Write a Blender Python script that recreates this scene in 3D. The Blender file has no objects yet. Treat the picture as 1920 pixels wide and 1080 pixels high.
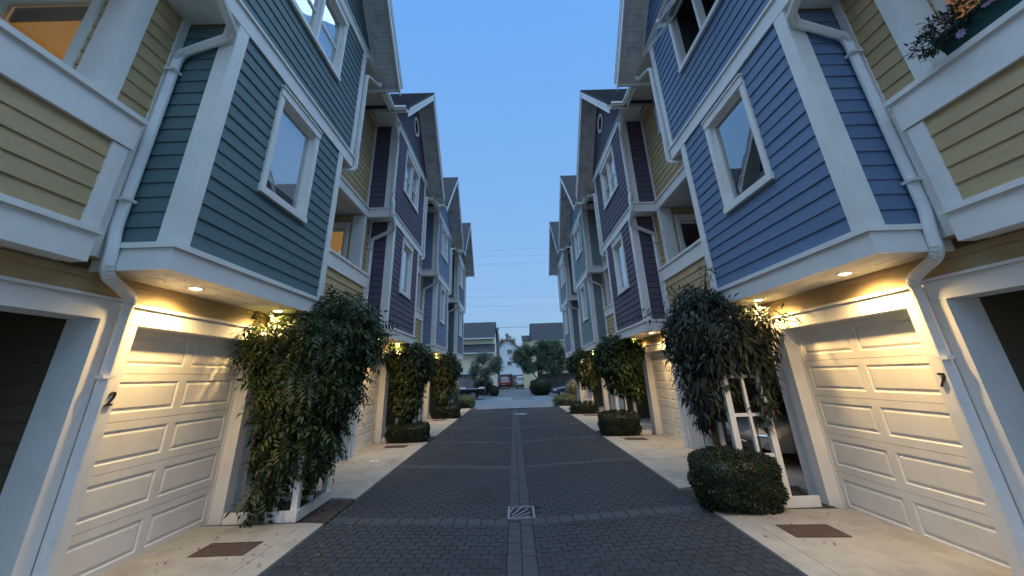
import bpy, bmesh, math, random
import numpy as np
from mathutils import Vector, Matrix
rnd = random.Random(7)
nrnd = np.random.default_rng(7)
scene = bpy.context.scene
COL = scene.collection

# ------------------------------------------------------------------ camera
cd = bpy.data.cameras.new("camera")
cam = bpy.data.objects.new("camera", cd)
COL.objects.link(cam)
scene.camera = cam
cd.sensor_fit = 'HORIZONTAL'
cd.sensor_width = 36.0
cd.lens = 36.0 * 722.0 / 1920.0
cd.shift_y = -(540.0 - 422.284) / 1920.0
cd.clip_start = 0.05
cd.clip_end = 2000
PIT, YAW, ROL = math.radians(21.294), math.radians(0.500), math.radians(-1.970)
f_ = Vector((math.sin(YAW) * math.cos(PIT), math.cos(YAW) * math.cos(PIT), math.sin(PIT)))
r0 = Vector((math.cos(YAW), -math.sin(YAW), 0))
u0 = r0.cross(f_)
r_ = math.cos(ROL) * r0 + math.sin(ROL) * u0
u_ = -math.sin(ROL) * r0 + math.cos(ROL) * u0
m = Matrix(((r_.x, u_.x, -f_.x, 0), (r_.y, u_.y, -f_.y, 0), (r_.z, u_.z, -f_.z, 1.8), (0, 0, 0, 1)))
cam.matrix_world = m

# ------------------------------------------------------------------ sky, sun, exposure
SUN_EL, SUN_ROT = math.radians(1.0), math.radians(200)
W = bpy.data.worlds.new("World")
scene.world = W
W.use_nodes = True
wn = W.node_tree
wn.nodes.clear()
wo = wn.nodes.new("ShaderNodeOutputWorld")
bg = wn.nodes.new("ShaderNodeBackground")
sky = wn.nodes.new("ShaderNodeTexSky")
sky.sky_type = 'NISHITA'
sky.sun_disc = False
sky.sun_elevation = SUN_EL
sky.sun_rotation = SUN_ROT
sky.altitude = 50
sky.air_density = 1.0
sky.dust_density = 0.6
sky.ozone_density = 4.0
bg.inputs[1].default_value = 0.15
# blue hour: the Nishita sky mixed into an even dusk blue, paler and hazier towards the horizon, faint streaks of cloud low down
L = wn.links.new
tc = wn.nodes.new("ShaderNodeTexCoord")
sep = wn.nodes.new("ShaderNodeSeparateXYZ")
L(tc.outputs['Generated'], sep.inputs[0])
ramp = wn.nodes.new("ShaderNodeValToRGB")
ramp.color_ramp.elements[0].position = 0.0
ramp.color_ramp.elements[0].color = (0.45, 0.72, 1.02, 1)
ramp.color_ramp.elements[1].position = 0.75
ramp.color_ramp.elements[1].color = (0.25, 0.63, 1.34, 1)
e_ = ramp.color_ramp.elements.new(0.18); e_.color = (0.40, 0.71, 1.13, 1)
L(sep.outputs[2], ramp.inputs[0])
mx = wn.nodes.new("ShaderNodeMix"); mx.data_type = 'RGBA'
mx.inputs[0].default_value = 0.85
L(sky.outputs[0], mx.inputs[6]); L(ramp.outputs[0], mx.inputs[7])
mp = wn.nodes.new("ShaderNodeMapping"); mp.inputs['Scale'].default_value = (1.5, 1.5, 26.0); mp.inputs['Rotation'].default_value = (0.03, 0.02, 0)
nz = wn.nodes.new("ShaderNodeTexNoise"); nz.inputs['Scale'].default_value = 2.0; nz.inputs['Detail'].default_value = 5
L(tc.outputs['Generated'], mp.inputs[0]); L(mp.outputs[0], nz.inputs['Vector'])
rp = wn.nodes.new("ShaderNodeMapRange"); rp.inputs[1].default_value = 0.42; rp.inputs[2].default_value = 0.75; rp.inputs[3].default_value = 0.0; rp.inputs[4].default_value = 0.22
L(nz.outputs[0], rp.inputs[0])
fade = wn.nodes.new("ShaderNodeMapRange"); fade.inputs[1].default_value = 0.10; fade.inputs[2].default_value = 0.42; fade.inputs[3].default_value = 1.0; fade.inputs[4].default_value = 0.0
L(sep.outputs[2], fade.inputs[0])
mu = wn.nodes.new("ShaderNodeMath"); mu.operation = 'MULTIPLY'
L(rp.outputs[0], mu.inputs[0]); L(fade.outputs[0], mu.inputs[1])
cl = wn.nodes.new("ShaderNodeMix"); cl.data_type = 'RGBA'
L(mu.outputs[0], cl.inputs[0]); L(mx.outputs[2], cl.inputs[6]); cl.inputs[7].default_value = (0.66, 0.88, 1.22, 1)
L(cl.outputs[2], bg.inputs[0])
L(bg.outputs[0], wo.inputs[0])

# the last soft light of the whole dusk sky, very wide
sl = bpy.data.lights.new("sun", 'SUN')
sl.energy = 0.72
sl.angle = math.radians(95)
sl.color = (0.60, 0.80, 1.0)
so = bpy.data.objects.new("sun", sl)
COL.objects.link(so)
so.rotation_euler = (math.radians(3), 0, 0)
so.location = (0, -10, 20)

vs = scene.view_settings
vs.view_transform = 'Standard'
vs.look = 'None'
vs.gamma = 1
vs.use_curve_mapping = False
vs.exposure = 2.3
LAMP_W = 38.0
try:
    scene.cycles.max_bounces = 6
    scene.cycles.diffuse_bounces = 4
    scene.cycles.glossy_bounces = 3
    scene.cycles.transparent_max_bounces = 12
    scene.cycles.sample_clamp_indirect = 4
    scene.cycles.use_denoising = True
except Exception:
    pass

# ------------------------------------------------------------------ materials
MATS = {}
def new_mat(name):
    mt = bpy.data.materials.new(name)
    mt.use_nodes = True
    nt = mt.node_tree
    b = nt.nodes['Principled BSDF']
    MATS[name] = mt
    return mt, nt, b

def surf(name, col, rough=0.6, var=0.15, nscale=3.0, stretch=(1, 1, 1), bump=0.0, bscale=40.0, dirt=0.0, dirtcol=(0.1, 0.09, 0.08), metal=0.0, spec=0.5, ov=0.0, dirtscale=1.2):
    """painted / mineral surface: colour noise, per-object variation, streaky dirt, fine relief"""
    mt, nt, b = new_mat(name)
    N = nt.nodes.new; K = nt.links.new
    geo = N("ShaderNodeNewGeometry")
    mpn = N("ShaderNodeMapping"); mpn.inputs['Scale'].default_value = stretch
    K(geo.outputs['Position'], mpn.inputs[0])
    n1 = N("ShaderNodeTexNoise"); n1.inputs['Scale'].default_value = nscale; n1.inputs['Detail'].default_value = 6; n1.inputs['Roughness'].default_value = 0.65
    K(mpn.outputs[0], n1.inputs['Vector'])
    mr = N("ShaderNodeMapRange"); mr.inputs[1].default_value = 0.25; mr.inputs[2].default_value = 0.75
    mr.inputs[3].default_value = 1 - var; mr.inputs[4].default_value = 1 + var
    K(n1.outputs[0], mr.inputs[0])
    val = mr.outputs[0]
    if ov > 0:
        oi = N("ShaderNodeObjectInfo")
        m2 = N("ShaderNodeMapRange"); m2.inputs[3].default_value = 1 - ov; m2.inputs[4].default_value = 1 + ov
        K(oi.outputs['Random'], m2.inputs[0])
        mm = N("ShaderNodeMath"); mm.operation = 'MULTIPLY'
        K(val, mm.inputs[0]); K(m2.outputs[0], mm.inputs[1]); val = mm.outputs[0]
    vm = N("ShaderNodeVectorMath"); vm.operation = 'SCALE'
    vm.inputs[0].default_value = col
    K(val, vm.inputs['Scale'])
    out = vm.outputs[0]
    if dirt > 0:
        n2 = N("ShaderNodeTexNoise"); n2.inputs['Scale'].default_value = dirtscale; n2.inputs['Detail'].default_value = 8; n2.inputs['Roughness'].default_value = 0.7
        K(geo.outputs['Position'], n2.inputs['Vector'])
        r2 = N("ShaderNodeMapRange"); r2.inputs[1].default_value = 0.48; r2.inputs[2].default_value = 0.75; r2.inputs[4].default_value = dirt
        K(n2.outputs[0], r2.inputs[0])
        mxx = N("ShaderNodeMix"); mxx.data_type = 'RGBA'
        K(r2.outputs[0], mxx.inputs[0]); K(out, mxx.inputs[6]); mxx.inputs[7].default_value = (*dirtcol, 1)
        out = mxx.outputs[2]
    K(out, b.inputs['Base Color'])
    b.inputs['Roughness'].default_value = rough
    b.inputs['Metallic'].default_value = metal
    b.inputs['Specular IOR Level'].default_value = spec
    if bump > 0:
        n3 = N("ShaderNodeTexNoise"); n3.inputs['Scale'].default_value = bscale; n3.inputs['Detail'].default_value = 4
        K(mpn.outputs[0], n3.inputs['Vector'])
        bp = N("ShaderNodeBump"); bp.inputs['Strength'].default_value = bump; bp.inputs['Distance'].default_value = 0.01
        K(n3.outputs[0], bp.inputs['Height']); K(bp.outputs[0], b.inputs['Normal'])
    return mt

def siding(name, col):
    return surf(name, col, rough=0.62, var=0.10, nscale=5, stretch=(1, 1, 7), bump=0.25, bscale=30, dirt=0.24, dirtcol=tuple(c * 0.55 + 0.02 for c in col), ov=0.05)

siding('teal_paint', (0.088, 0.146, 0.156))
siding('blue_paint', (0.116, 0.180, 0.300))
siding('plum_paint', (0.086, 0.067, 0.102))
siding('steel_blue_paint', (0.165, 0.215, 0.330))
siding('sage_paint', (0.170, 0.235, 0.245))
siding('slate_paint', (0.105, 0.130, 0.165))
siding('sea_paint', (0.150, 0.200, 0.235))
siding('carport_siding_shaded', (0.115, 0.088, 0.050))  # yellow siding inside the carport, its shade put into the colour as brown
surf('carport_board_shaded', (0.06, 0.055, 0.05), rough=0.8, var=0.1)  # carport walls and ceiling, colour darkened to stand in for the shade inside
siding('yellow_paint', (0.430, 0.318, 0.165))
surf('white_paint', (0.74, 0.73, 0.70), rough=0.5, var=0.05, nscale=4, bump=0.06, bscale=25, dirt=0.22, dirtcol=(0.42, 0.40, 0.36))
surf('white_metal', (0.70, 0.70, 0.69), rough=0.38, var=0.05, nscale=3, dirt=0.3, dirtcol=(0.36, 0.35, 0.33), dirtscale=4)
surf('door_paint', (0.72, 0.70, 0.65), rough=0.5, var=0.05, nscale=3, dirt=0.32, dirtcol=(0.50, 0.47, 0.42), dirtscale=2.2)
surf('soffit_paint', (0.66, 0.65, 0.62), rough=0.65, var=0.06, nscale=4, dirt=0.15, dirtcol=(0.35, 0.34, 0.32))
surf('rake_soffit_paint', (0.60, 0.60, 0.59), rough=0.7, var=0.12, nscale=5, dirt=0.6, dirtcol=(0.11, 0.11, 0.11), dirtscale=2.6)
surf('shingle', (0.030, 0.033, 0.040), rough=0.9, var=0.35, nscale=18, bump=0.6, bscale=90)
surf('concrete', (0.36, 0.335, 0.29), rough=0.85, var=0.10, nscale=6, bump=0.25, bscale=120, dirt=0.75, dirtcol=(0.17, 0.16, 0.145), dirtscale=1.3)
surf('paver', (0.039, 0.045, 0.053), rough=0.85, spec=0.25, var=0.18, nscale=20, bump=0.5, bscale=220, dirt=0.55, dirtcol=(0.018, 0.019, 0.021), ov=0.13, dirtscale=0.9)
surf('pale_paver', (0.060, 0.068, 0.077), rough=0.85, spec=0.25, var=0.16, nscale=20, bump=0.5, bscale=220, dirt=0.3, dirtcol=(0.05, 0.05, 0.05), ov=0.10)
surf('joint_sand', (0.013, 0.015, 0.018), rough=0.95, var=0.2, nscale=40)
surf('asphalt', (0.115, 0.122, 0.135), rough=0.5, var=0.12, nscale=3, bump=0.4, bscale=150, dirt=0.25, dirtcol=(0.10, 0.10, 0.105), dirtscale=0.5)
surf('dark_asphalt', (0.075, 0.078, 0.085), rough=0.75, var=0.15, nscale=4, bump=0.4, bscale=150, dirt=0.3, dirtcol=(0.045, 0.045, 0.05), dirtscale=0.6)
surf('soil', (0.045, 0.033, 0.026), rough=0.95, var=0.4, nscale=25, bump=1.0, bscale=60)
surf('turf', (0.05, 0.065, 0.035), rough=0.95, var=0.3, nscale=2, bump=0.5, bscale=30)
surf('rust_iron', (0.085, 0.052, 0.037), rough=0.75, var=0.25, nscale=14, bump=0.3, bscale=90)
surf('grey_iron', (0.20, 0.215, 0.24), rough=0.5, var=0.2, nscale=12, metal=0.4, bump=0.2, bscale=80)
surf('black_void', (0.004, 0.004, 0.005), rough=0.9, var=0.0)
surf('black_plastic', (0.012, 0.012, 0.013), rough=0.45, var=0.1)
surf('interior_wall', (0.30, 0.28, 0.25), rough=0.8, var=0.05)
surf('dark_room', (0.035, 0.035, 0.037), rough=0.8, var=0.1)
surf('blind_white', (0.82, 0.82, 0.80), rough=0.6, var=0.03)
surf('bark', (0.085, 0.065, 0.05), rough=0.9, var=0.3, nscale=15, bump=0.8, bscale=50)
surf('teal_plastic', (0.006, 0.050, 0.047), rough=0.4, var=0.1)
surf('wood_dark', (0.06, 0.042, 0.034), rough=0.8, var=0.25, nscale=6, stretch=(6, 6, 1))
surf('fence_grey', (0.17, 0.165, 0.165), rough=0.8, var=0.2, nscale=6, stretch=(6, 6, 1), ov=0.12)
surf('fence_brown', (0.085, 0.07, 0.065), rough=0.8, var=0.2, nscale=6, stretch=(6, 6, 1), ov=0.15)
surf('beige_siding', (0.78, 0.70, 0.47), rough=0.7, var=0.05, nscale=2)
surf('pale_grey_siding', (0.70, 0.70, 0.72), rough=0.7, var=0.05, nscale=2)
surf('dark_grey_siding', (0.10, 0.105, 0.115), rough=0.7, var=0.08, nscale=2)
surf('brown_siding', (0.16, 0.12, 0.10), rough=0.7, var=0.1, nscale=2)
surf('rubber', (0.016, 0.016, 0.017), rough=0.85, var=0.2)
surf('alloy', (0.55, 0.56, 0.58), rough=0.35, var=0.05, metal=0.7)
surf('plate_white', (0.75, 0.75, 0.73), rough=0.5, var=0.05)
surf('deck_wood', (0.24, 0.22, 0.21), rough=0.8, var=0.25, nscale=5, stretch=(1, 8, 8))
surf('cable', (0.03, 0.03, 0.032), rough=0.7, var=0.0)

def carpaint(name, col, rough=0.3, metal=0.0):
    mt, nt, b = new_mat(name)
    b.inputs['Base Color'].default_value = (*col, 1); b.inputs['Roughness'].default_value = rough
    b.inputs['Metallic'].default_value = metal
    b.inputs['Coat Weight'].default_value = 0.7; b.inputs['Coat Roughness'].default_value = 0.06
    return mt
carpaint('red_paint', (0.36, 0.012, 0.018)); carpaint('car_white', (0.72, 0.73, 0.75)); carpaint('navy_paint', (0.022, 0.035, 0.075))
carpaint('silver_paint', (0.42, 0.43, 0.45), 0.3, 0.5); carpaint('truck_black', (0.014, 0.015, 0.018))
carpaint('tail_red', (0.30, 0.01, 0.01), 0.2); carpaint('lamp_clear', (0.75, 0.77, 0.8), 0.12); carpaint('dark_glass', (0.012, 0.014, 0.017), 0.04)
carpaint('chrome', (0.65, 0.66, 0.68), 0.12, 0.9)

def glow(name, col, strength):
    mt, nt, b = new_mat(name)
    b.inputs['Base Color'].default_value = (*col, 1)
    b.inputs['Emission Color'].default_value = (*col, 1)
    b.inputs['Emission Strength'].default_value = strength
    return mt
glow('bulb', (1.0, 0.74, 0.40), 14.0)
glow('lit_room', (0.85, 0.57, 0.17), 0.040)
glow('lit_room_dim', (0.85, 0.50, 0.22), 0.05)
mt, nt, b = new_mat('lit_blind')
b.inputs['Base Color'].default_value = (0.6, 0.42, 0.2, 1); b.inputs['Emission Color'].default_value = (0.9, 0.52, 0.15, 1); b.inputs['Emission Strength'].default_value = 0.055

def glass(name, tint=(0.9, 0.93, 0.95), base=0.20):
    mt, nt, b = new_mat(name)
    nt.nodes.remove(b)
    N = nt.nodes.new; K = nt.links.new
    out = nt.nodes['Material Output']
    tr = N("ShaderNodeBsdfTransparent"); tr.inputs[0].default_value = (*tint, 1)
    gl = N("ShaderNodeBsdfGlossy"); gl.inputs['Roughness'].default_value = 0.01
    lw = N("ShaderNodeLayerWeight"); lw.inputs[0].default_value = 0.35
    mr = N("ShaderNodeMapRange"); mr.inputs[3].default_value = base; mr.inputs[4].default_value = 1.0
    K(lw.outputs['Facing'], mr.inputs[0])
    nzz = N("ShaderNodeTexNoise"); nzz.inputs['Scale'].default_value = 2.5
    bp = N("ShaderNodeBump"); bp.inputs['Strength'].default_value = 0.04; bp.inputs['Distance'].default_value = 0.02
    K(nzz.outputs[0], bp.inputs['Height']); K(bp.outputs[0], gl.inputs['Normal'])
    ms = N("ShaderNodeMixShader")
    K(mr.outputs[0], ms.inputs[0]); K(tr.outputs[0], ms.inputs[1]); K(gl.outputs[0], ms.inputs[2]); K(ms.outputs[0], out.inputs[0])
glass('window_glass')

def leafmat(name, c1, c2, rough=0.45, trans=0.34):
    mt, nt, b = new_mat(name)
    N = nt.nodes.new; K = nt.links.new
    at = N("ShaderNodeAttribute"); at.attribute_name = "tone"
    oi = N("ShaderNodeObjectInfo")
    geo = N("ShaderNodeNewGeometry")
    nz_ = N("ShaderNodeTexNoise"); nz_.inputs['Scale'].default_value = 3.0; K(geo.outputs['Position'], nz_.inputs['Vector'])
    ad = N("ShaderNodeMath"); ad.operation = 'ADD'; K(at.outputs['Fac'], ad.inputs[0]); K(nz_.outputs[0], ad.inputs[1])
    a2 = N("ShaderNodeMath"); a2.operation = 'MULTIPLY_ADD'; K(oi.outputs['Random'], a2.inputs[0]); a2.inputs[1].default_value = 0.25; K(ad.outputs[0], a2.inputs[2])
    a3 = N("ShaderNodeMath"); a3.operation = 'MULTIPLY'; a3.inputs[1].default_value = 0.6; a3.use_clamp = True; K(a2.outputs[0], a3.inputs[0])
    mxx = N("ShaderNodeMix"); mxx.data_type = 'RGBA'
    K(a3.outputs[0], mxx.inputs[0]); mxx.inputs[6].default_value = (*c1, 1); mxx.inputs[7].default_value = (*c2, 1)
    K(mxx.outputs[2], b.inputs['Base Color'])
    b.inputs['Roughness'].default_value = rough
    b.inputs['Specular IOR Level'].default_value = 0.4
    tl = N("ShaderNodeBsdfTranslucent"); K(mxx.outputs[2], tl.inputs[0])
    ms = N("ShaderNodeMixShader"); ms.inputs[0].default_value = trans
    K(b.outputs[0], ms.inputs[1]); K(tl.outputs[0], ms.inputs[2]); K(ms.outputs[0], nt.nodes['Material Output'].inputs[0])
leafmat('wisteria_leaf', (0.012, 0.023, 0.010), (0.066, 0.095, 0.022))
leafmat('clematis_leaf', (0.018, 0.026, 0.017), (0.055, 0.065, 0.040))
leafmat('box_leaf', (0.014, 0.022, 0.012), (0.040, 0.054, 0.024), trans=0.1)
leafmat('tree_leaf', (0.095, 0.115, 0.085), (0.200, 0.230, 0.165))
leafmat('dark_tree_leaf', (0.075, 0.108, 0.066), (0.150, 0.195, 0.110))
leafmat('red_leaf', (0.16, 0.06, 0.05), (0.28, 0.12, 0.09))
leafmat('dry_leaf', (0.16, 0.10, 0.05), (0.40, 0.30, 0.16))
leafmat('mulch', (0.030, 0.020, 0.015), (0.11, 0.075, 0.05))
leafmat('petal', (0.30, 0.16, 0.36), (0.55, 0.38, 0.55))

# ------------------------------------------------------------------ helpers
class MB:
    def __init__(s): s.v = []; s.f = []
    def quad(s, a, b, c, d):
        n = len(s.v); s.v += [a, b, c, d]; s.f.append((n, n + 1, n + 2, n + 3))
    def poly(s, pts):
        n = len(s.v); s.v += list(pts); s.f.append(tuple(range(n, n + len(pts))))
    def box(s, x0, x1, y0, y1, z0, z1):
        if x1 < x0: x0, x1 = x1, x0
        if y1 < y0: y0, y1 = y1, y0
        if z1 < z0: z0, z1 = z1, z0
        n = len(s.v)
        s.v += [(x0, y0, z0), (x1, y0, z0), (x1, y1, z0), (x0, y1, z0), (x0, y0, z1), (x1, y0, z1), (x1, y1, z1), (x0, y1, z1)]
        for q in ((3, 2, 1, 0), (4, 5, 6, 7), (0, 1, 5, 4), (1, 2, 6, 5), (2, 3, 7, 6), (3, 0, 4, 7)):
            s.f.append(tuple(n + i for i in q))
    def prism(s, pts, vec):
        """extrude a planar polygon (3-D points) along vec"""
        k = len(pts); n = len(s.v)
        s.v += list(pts) + [tuple(p[i] + vec[i] for i in range(3)) for p in pts]
        s.f.append(tuple(range(n, n + k))); s.f.append(tuple(range(n + 2 * k - 1, n + k - 1, -1)))
        for i in range(k):
            j = (i + 1) % k
            s.f.append((n + i, n + j, n + k + j, n + k + i))
    def rings(s, rings, cap=True):
        n = len(s.v); k = len(rings[0])
        for r in rings: s.v += [tuple(p) for p in r]
        for i in range(len(rings) - 1):
            for j in range(k):
                q = (j + 1) % k
                s.f.append((n + i * k + j, n + i * k + q, n + (i + 1) * k + q, n + (i + 1) * k + j))
        if cap:
            s.f.append(tuple(n + j for j in range(k))[::-1]); o = n + (len(rings) - 1) * k
            s.f.append(tuple(o + j for j in range(k)))
    def sweep(s, path, sec, up=(0, 0, 1), cap=True):
        """sweep a 2-D section (list of (u,v)) along path; u = sideways, v = up-ish"""
        P = [Vector(p) for p in path]; rings = []
        ref = Vector(up)
        for i, p in enumerate(P):
            if i == 0: t = (P[1] - p).normalized()
            elif i == len(P) - 1: t = (p - P[i - 1]).normalized()
            else: t = ((P[i + 1] - p).normalized() + (p - P[i - 1]).normalized()).normalized()
            v = (ref - t * ref.dot(t))
            if v.length < 1e-3: v = Vector((0, 1, 0)) - t * t.y
            v.normalize(); u = t.cross(v)
            ref = v if abs(t.dot(Vector(up))) > 0.5 else ref
            sc = 1.0
            rings.append([p + u * a * sc + v * b * sc for a, b in sec])
        s.rings(rings, cap)
    def tube(s, path, r, n=8, r1=None):
        k = len(path)
        P = [Vector(p) for p in path]; rings = []; ref = Vector((0.3, 0.2, 1))
        for i, p in enumerate(P):
            t = (P[min(i + 1, k - 1)] - P[max(i - 1, 0)]).normalized()
            v = ref - t * ref.dot(t)
            if v.length < 1e-3: v = Vector((1, 0, 0)) - t * t.x
            v.normalize(); u = t.cross(v); ref = v
            rr = r if r1 is None else r + (r1 - r) * i / max(1, k - 1)
            rings.append([p + (u * math.cos(2 * math.pi * j / n) + v * math.sin(2 * math.pi * j / n)) * rr for j in range(n)])
        s.rings(rings)
    def mesh(s, name, fmap=None, fix=True):
        vs_ = [fmap(*p) for p in s.v] if fmap else s.v
        me = bpy.data.meshes.new(name)
        me.from_pydata([tuple(p) for p in vs_], [], s.f)
        if fix:
            bm = bmesh.new(); bm.from_mesh(me)
            bmesh.ops.recalc_face_normals(bm, faces=bm.faces)
            bm.to_mesh(me); bm.free()
        return me
    def build(s, name, mat, parent=None, fmap=None, fix=True, loc=None, smooth=False):
        me = s.mesh(name, fmap, fix)
        me.materials.append(MATS[mat])
        if smooth:
            for p in me.polygons: p.use_smooth = True
        return link(name, me, parent, loc)

def link(name, me, parent=None, loc=None):
    o = bpy.data.objects.new(name, me); COL.objects.link(o)
    if parent is not None: o.parent = parent
    if loc is not None: o.location = loc
    return o

def tag(o, label=None, cat=None, group=None, kind=None):
    if label: o['label'] = label
    if cat: o['category'] = cat
    if group: o['group'] = group
    if kind: o['kind'] = kind
    return o

def empty(name, loc, rz=0.0):
    o = bpy.data.objects.new(name, None); COL.objects.link(o); o.location = loc; o.rotation_euler = (0, 0, rz); o.empty_display_size = 0.2
    return o

def bevel_path(pts, r, n=4):
    P = [Vector(p) for p in pts]; out = [P[0]]
    for i in range(1, len(P) - 1):
        a = (P[i - 1] - P[i]); b2 = (P[i + 1] - P[i]); d = min(r, a.length * 0.45, b2.length * 0.45)
        p0 = P[i] + a.normalized() * d; p1 = P[i] + b2.normalized() * d
        for k in range(n + 1):
            t = k / n
            out.append(p0 * (1 - t) ** 2 + P[i] * 2 * t * (1 - t) + p1 * t * t)
    out.append(P[-1])
    return out

def rrect(w, h, c):
    return [(-w / 2 + c, -h / 2), (w / 2 - c, -h / 2), (w / 2, -h / 2 + c), (w / 2, h / 2 - c), (w / 2 - c, h / 2), (-w / 2 + c, h / 2), (-w / 2, h / 2 - c), (-w / 2, -h / 2 + c)]

# ------------------------------------------------------------------ house dimensions (a = distance from the lane's middle)
A_B, A_W, A_P, A_G = 3.40, 4.05, 3.92, 4.15
BW = 3.15                     # bay width along the lane
Z_SK0, Z_SK1 = 2.90, 3.17     # skirt below the bay
Z_B0, Z_B1 = 6.12, 6.40       # band between second and third storey
Z_E = 9.20                    # eaves ceiling
EXP = 0.172
OV3 = 0.45                    # third storey overhang either way
board_cache = {}

class House:
    def __init__(h, side, n, per, off, zo, cols, label, name_no=None, first=False, last=False, detail=2, win2='dark', lit=None):
        h.s = side; h.n = n; h.per = per; h.off = off; h.zo = zo
        h.c = cols; h.detail = detail; h.first = first; h.last = last
        h.gap0 = -per + BW          # far face of the bay before
        h.root = empty('townhouse', (side * (A_G + off), n, zo))
        tag(h.root, label, 'townhouse', 'terraced townhouses along both sides of the lane')
        h.num = name_no; h.win2 = win2; h.lit = lit
    # maps
    def F(h, a, y, z): return (h.s * (a - A_G), y, z)
    def pm(h, plane, A):
        if plane == 'front': return lambda u, d, z: h.F(A - d, u, z)
        if plane == 'near': return lambda u, d, z: h.F(u, A - d, z)
        return lambda u, d, z: h.F(u, A + d, z)
    def B(h, mb, name, mat, parent=None, fmap=None, **k):
        return mb.build(name, mat, parent or h.root, fmap or h.F, **k)
    def board(h, mat, plane, A, u0, u1, z0, ht, clipz=None, merge=None):
        L_ = round(u1 - u0, 3)
        if L_ < 0.03 or ht < 0.02: return
        t0, t1 = 0.019, 0.004
        if merge is not None:
            f = h.pm(plane, A)
            n = len(merge.v)
            for (u, d, z) in ((u0, t0, z0), (u1, t0, z0), (u1, t1, z0 + ht), (u0, t1, z0 + ht), (u0, 0, z0), (u1, 0, z0)):
                merge.v.append(f(u, d, z))
            merge.f += [(n, n + 1, n + 2, n + 3), (n, n + 4, n + 5, n + 1), (n, n + 3, n + 4), (n + 1, n + 5, n + 2)]
            return
        key = (mat, plane, h.s, L_, round(ht, 3))
        me = board_cache.get(key)
        if me is None:
            mb = MB(); f = h.pm(plane, 0.0)
            g = lambda u, d, z: (f(u, d, z)[0] - h.F(0, 0, 0)[0], f(u, d, z)[1], z)
            c = 0.004
            sec = [(0, 0), (t0 - c, 0), (t0, c), (t1, ht + 0.004), (0, ht + 0.004)]
            mb.prism([(0, d, z) for d, z in sec], (L_, 0, 0))
            if plane == 'front': g2 = lambda u, d, z: (h.s * (-d), u, z)
            elif plane == 'near': g2 = lambda u, d, z: (h.s * u, -d, z)
            else: g2 = lambda u, d, z: (h.s * u, d, z)
            me = mb.mesh('siding_board', g2); me.materials.append(MATS[mat]); board_cache[key] = me
        f = h.pm(plane, A)
        j = rnd.uniform(-0.0015, 0.0015)
        link('siding_board', me, h.root, f(u0, j, z0))
    def siding(h, mat, plane, A, u0, u1, z0, z1, ops=(), clip=None, thick=0.10, merged=None, wall=True):
        """wall with lap boards; ops = openings (u0,u1,z0,z1); clip(z) -> (u0,u1)"""
        mg = MB() if (merged if merged is not None else h.detail < 2) else None
        z = z0
        while z < z1 - 0.02:
            zt = min(z + EXP, z1)
            a0, a1 = (u0, u1)
            if clip:
                c0, c1 = clip(zt); a0, a1 = max(u0, c0), min(u1, c1)
            if a1 - a0 > 0.05:
                segs = [(a0, a1, z, zt)]
                for o in ops:
                    new = []
                    for (p, q, zl, zh) in segs:
                        if o[1] <= p or o[0] >= q or o[3] <= zl or o[2] >= zh: new.append((p, q, zl, zh)); continue
                        if o[0] > p: new.append((p, o[0], zl, zh))
                        if o[1] < q: new.append((o[1], q, zl, zh))
                        if o[2] > zl + 0.02: new.append((max(p, o[0]), min(q, o[1]), zl, o[2]))
                        if o[3] < zh - 0.02: new.append((max(p, o[0]), min(q, o[1]), o[3], zh))
                    segs = new
                for (p, q, zl, zh) in segs:
                    if q - p > 1.9 and mg is None and rnd.random() < 0.35:
                        jx = round(p + (q - p) * rnd.choice((0.28, 0.42, 0.6, 0.75)), 2)
                        h.board(mat, plane, A, p, jx - 0.002, zl, zh - zl); h.board(mat, plane, A, jx + 0.002, q, zl, zh - zl)
                    else: h.board(mat, plane, A, p, q, zl, zh - zl, merge=mg)
            z = zt
        if mg is not None and mg.f:
            o = mg.build('siding_boards', mat, h.root, fix=False); o['kind'] = 'stuff'
        if wall:
            wb = MB()
            if clip:
                zz = np.linspace(z0, z1, 12); pl = [(clip(z_)[0], z_) for z_ in zz]; pr = [(clip(z_)[1], z_) for z_ in zz][::-1]
                pl = [(max(u0, u), z_) for u, z_ in pl]; pr = [(min(u1, u), z_) for u, z_ in pr]
                pts = pl + [p for p in pr if abs(p[0] - pl[-1][0]) > 1e-3 or abs(p[1] - pl[-1][1]) > 1e-3]
                wb.prism([(u, -0.003, z_) for u, z_ in pts], (0, -thick, 0))
            else:
                us = sorted({u0, u1, *[o[0] for o in ops], *[o[1] for o in ops]}); zs = sorted({z0, z1, *[o[2] for o in ops], *[o[3] for o in ops]})
                for i in range(len(us) - 1):
                    for k in range(len(zs) - 1):
                        cu, cz = (us[i] + us[i + 1]) / 2, (zs[k] + zs[k + 1]) / 2
                        if any(o[0] < cu < o[1] and o[2] < cz < o[3] for o in ops): continue
                        wb.box(us[i], us[i + 1], -thick, -0.003, zs[k], zs[k + 1])
            h.B(wb, 'wall', mat, fmap=h.pm(plane, A), fix=True)
    def window(h, plane, A, u0, u1, z0, z1, sashes=1, rail=False, back='dark_room', blind=None, trim=0.10, open_sash=False, deep=0.7, blind_hi=None):
        """u0..z1 = opening; trim goes round it. returns nothing; opening must be left out of the wall"""
        f = h.pm(plane, A)
        T = MB(); p = 0.045
        T.box(u0 - trim, u1 + trim, -0.002, p + 0.012, z1, z1 + trim + 0.03)                 # head
        T.box(u0 - trim - 0.02, u1 + trim + 0.02, -0.002, p + 0.03, z1 + trim + 0.03, z1 + trim + 0.055)   # drip cap
        T.box(u0 - trim, u0, -0.002, p, z0, z1); T.box(u1, u1 + trim, -0.002, p, z0, z1)
        T.box(u0 - trim - 0.01, u1 + trim + 0.01, -0.002, p + 0.018, z0 - trim, z0)
        w = T.build('window', 'white_paint', h.root, f)
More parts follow.
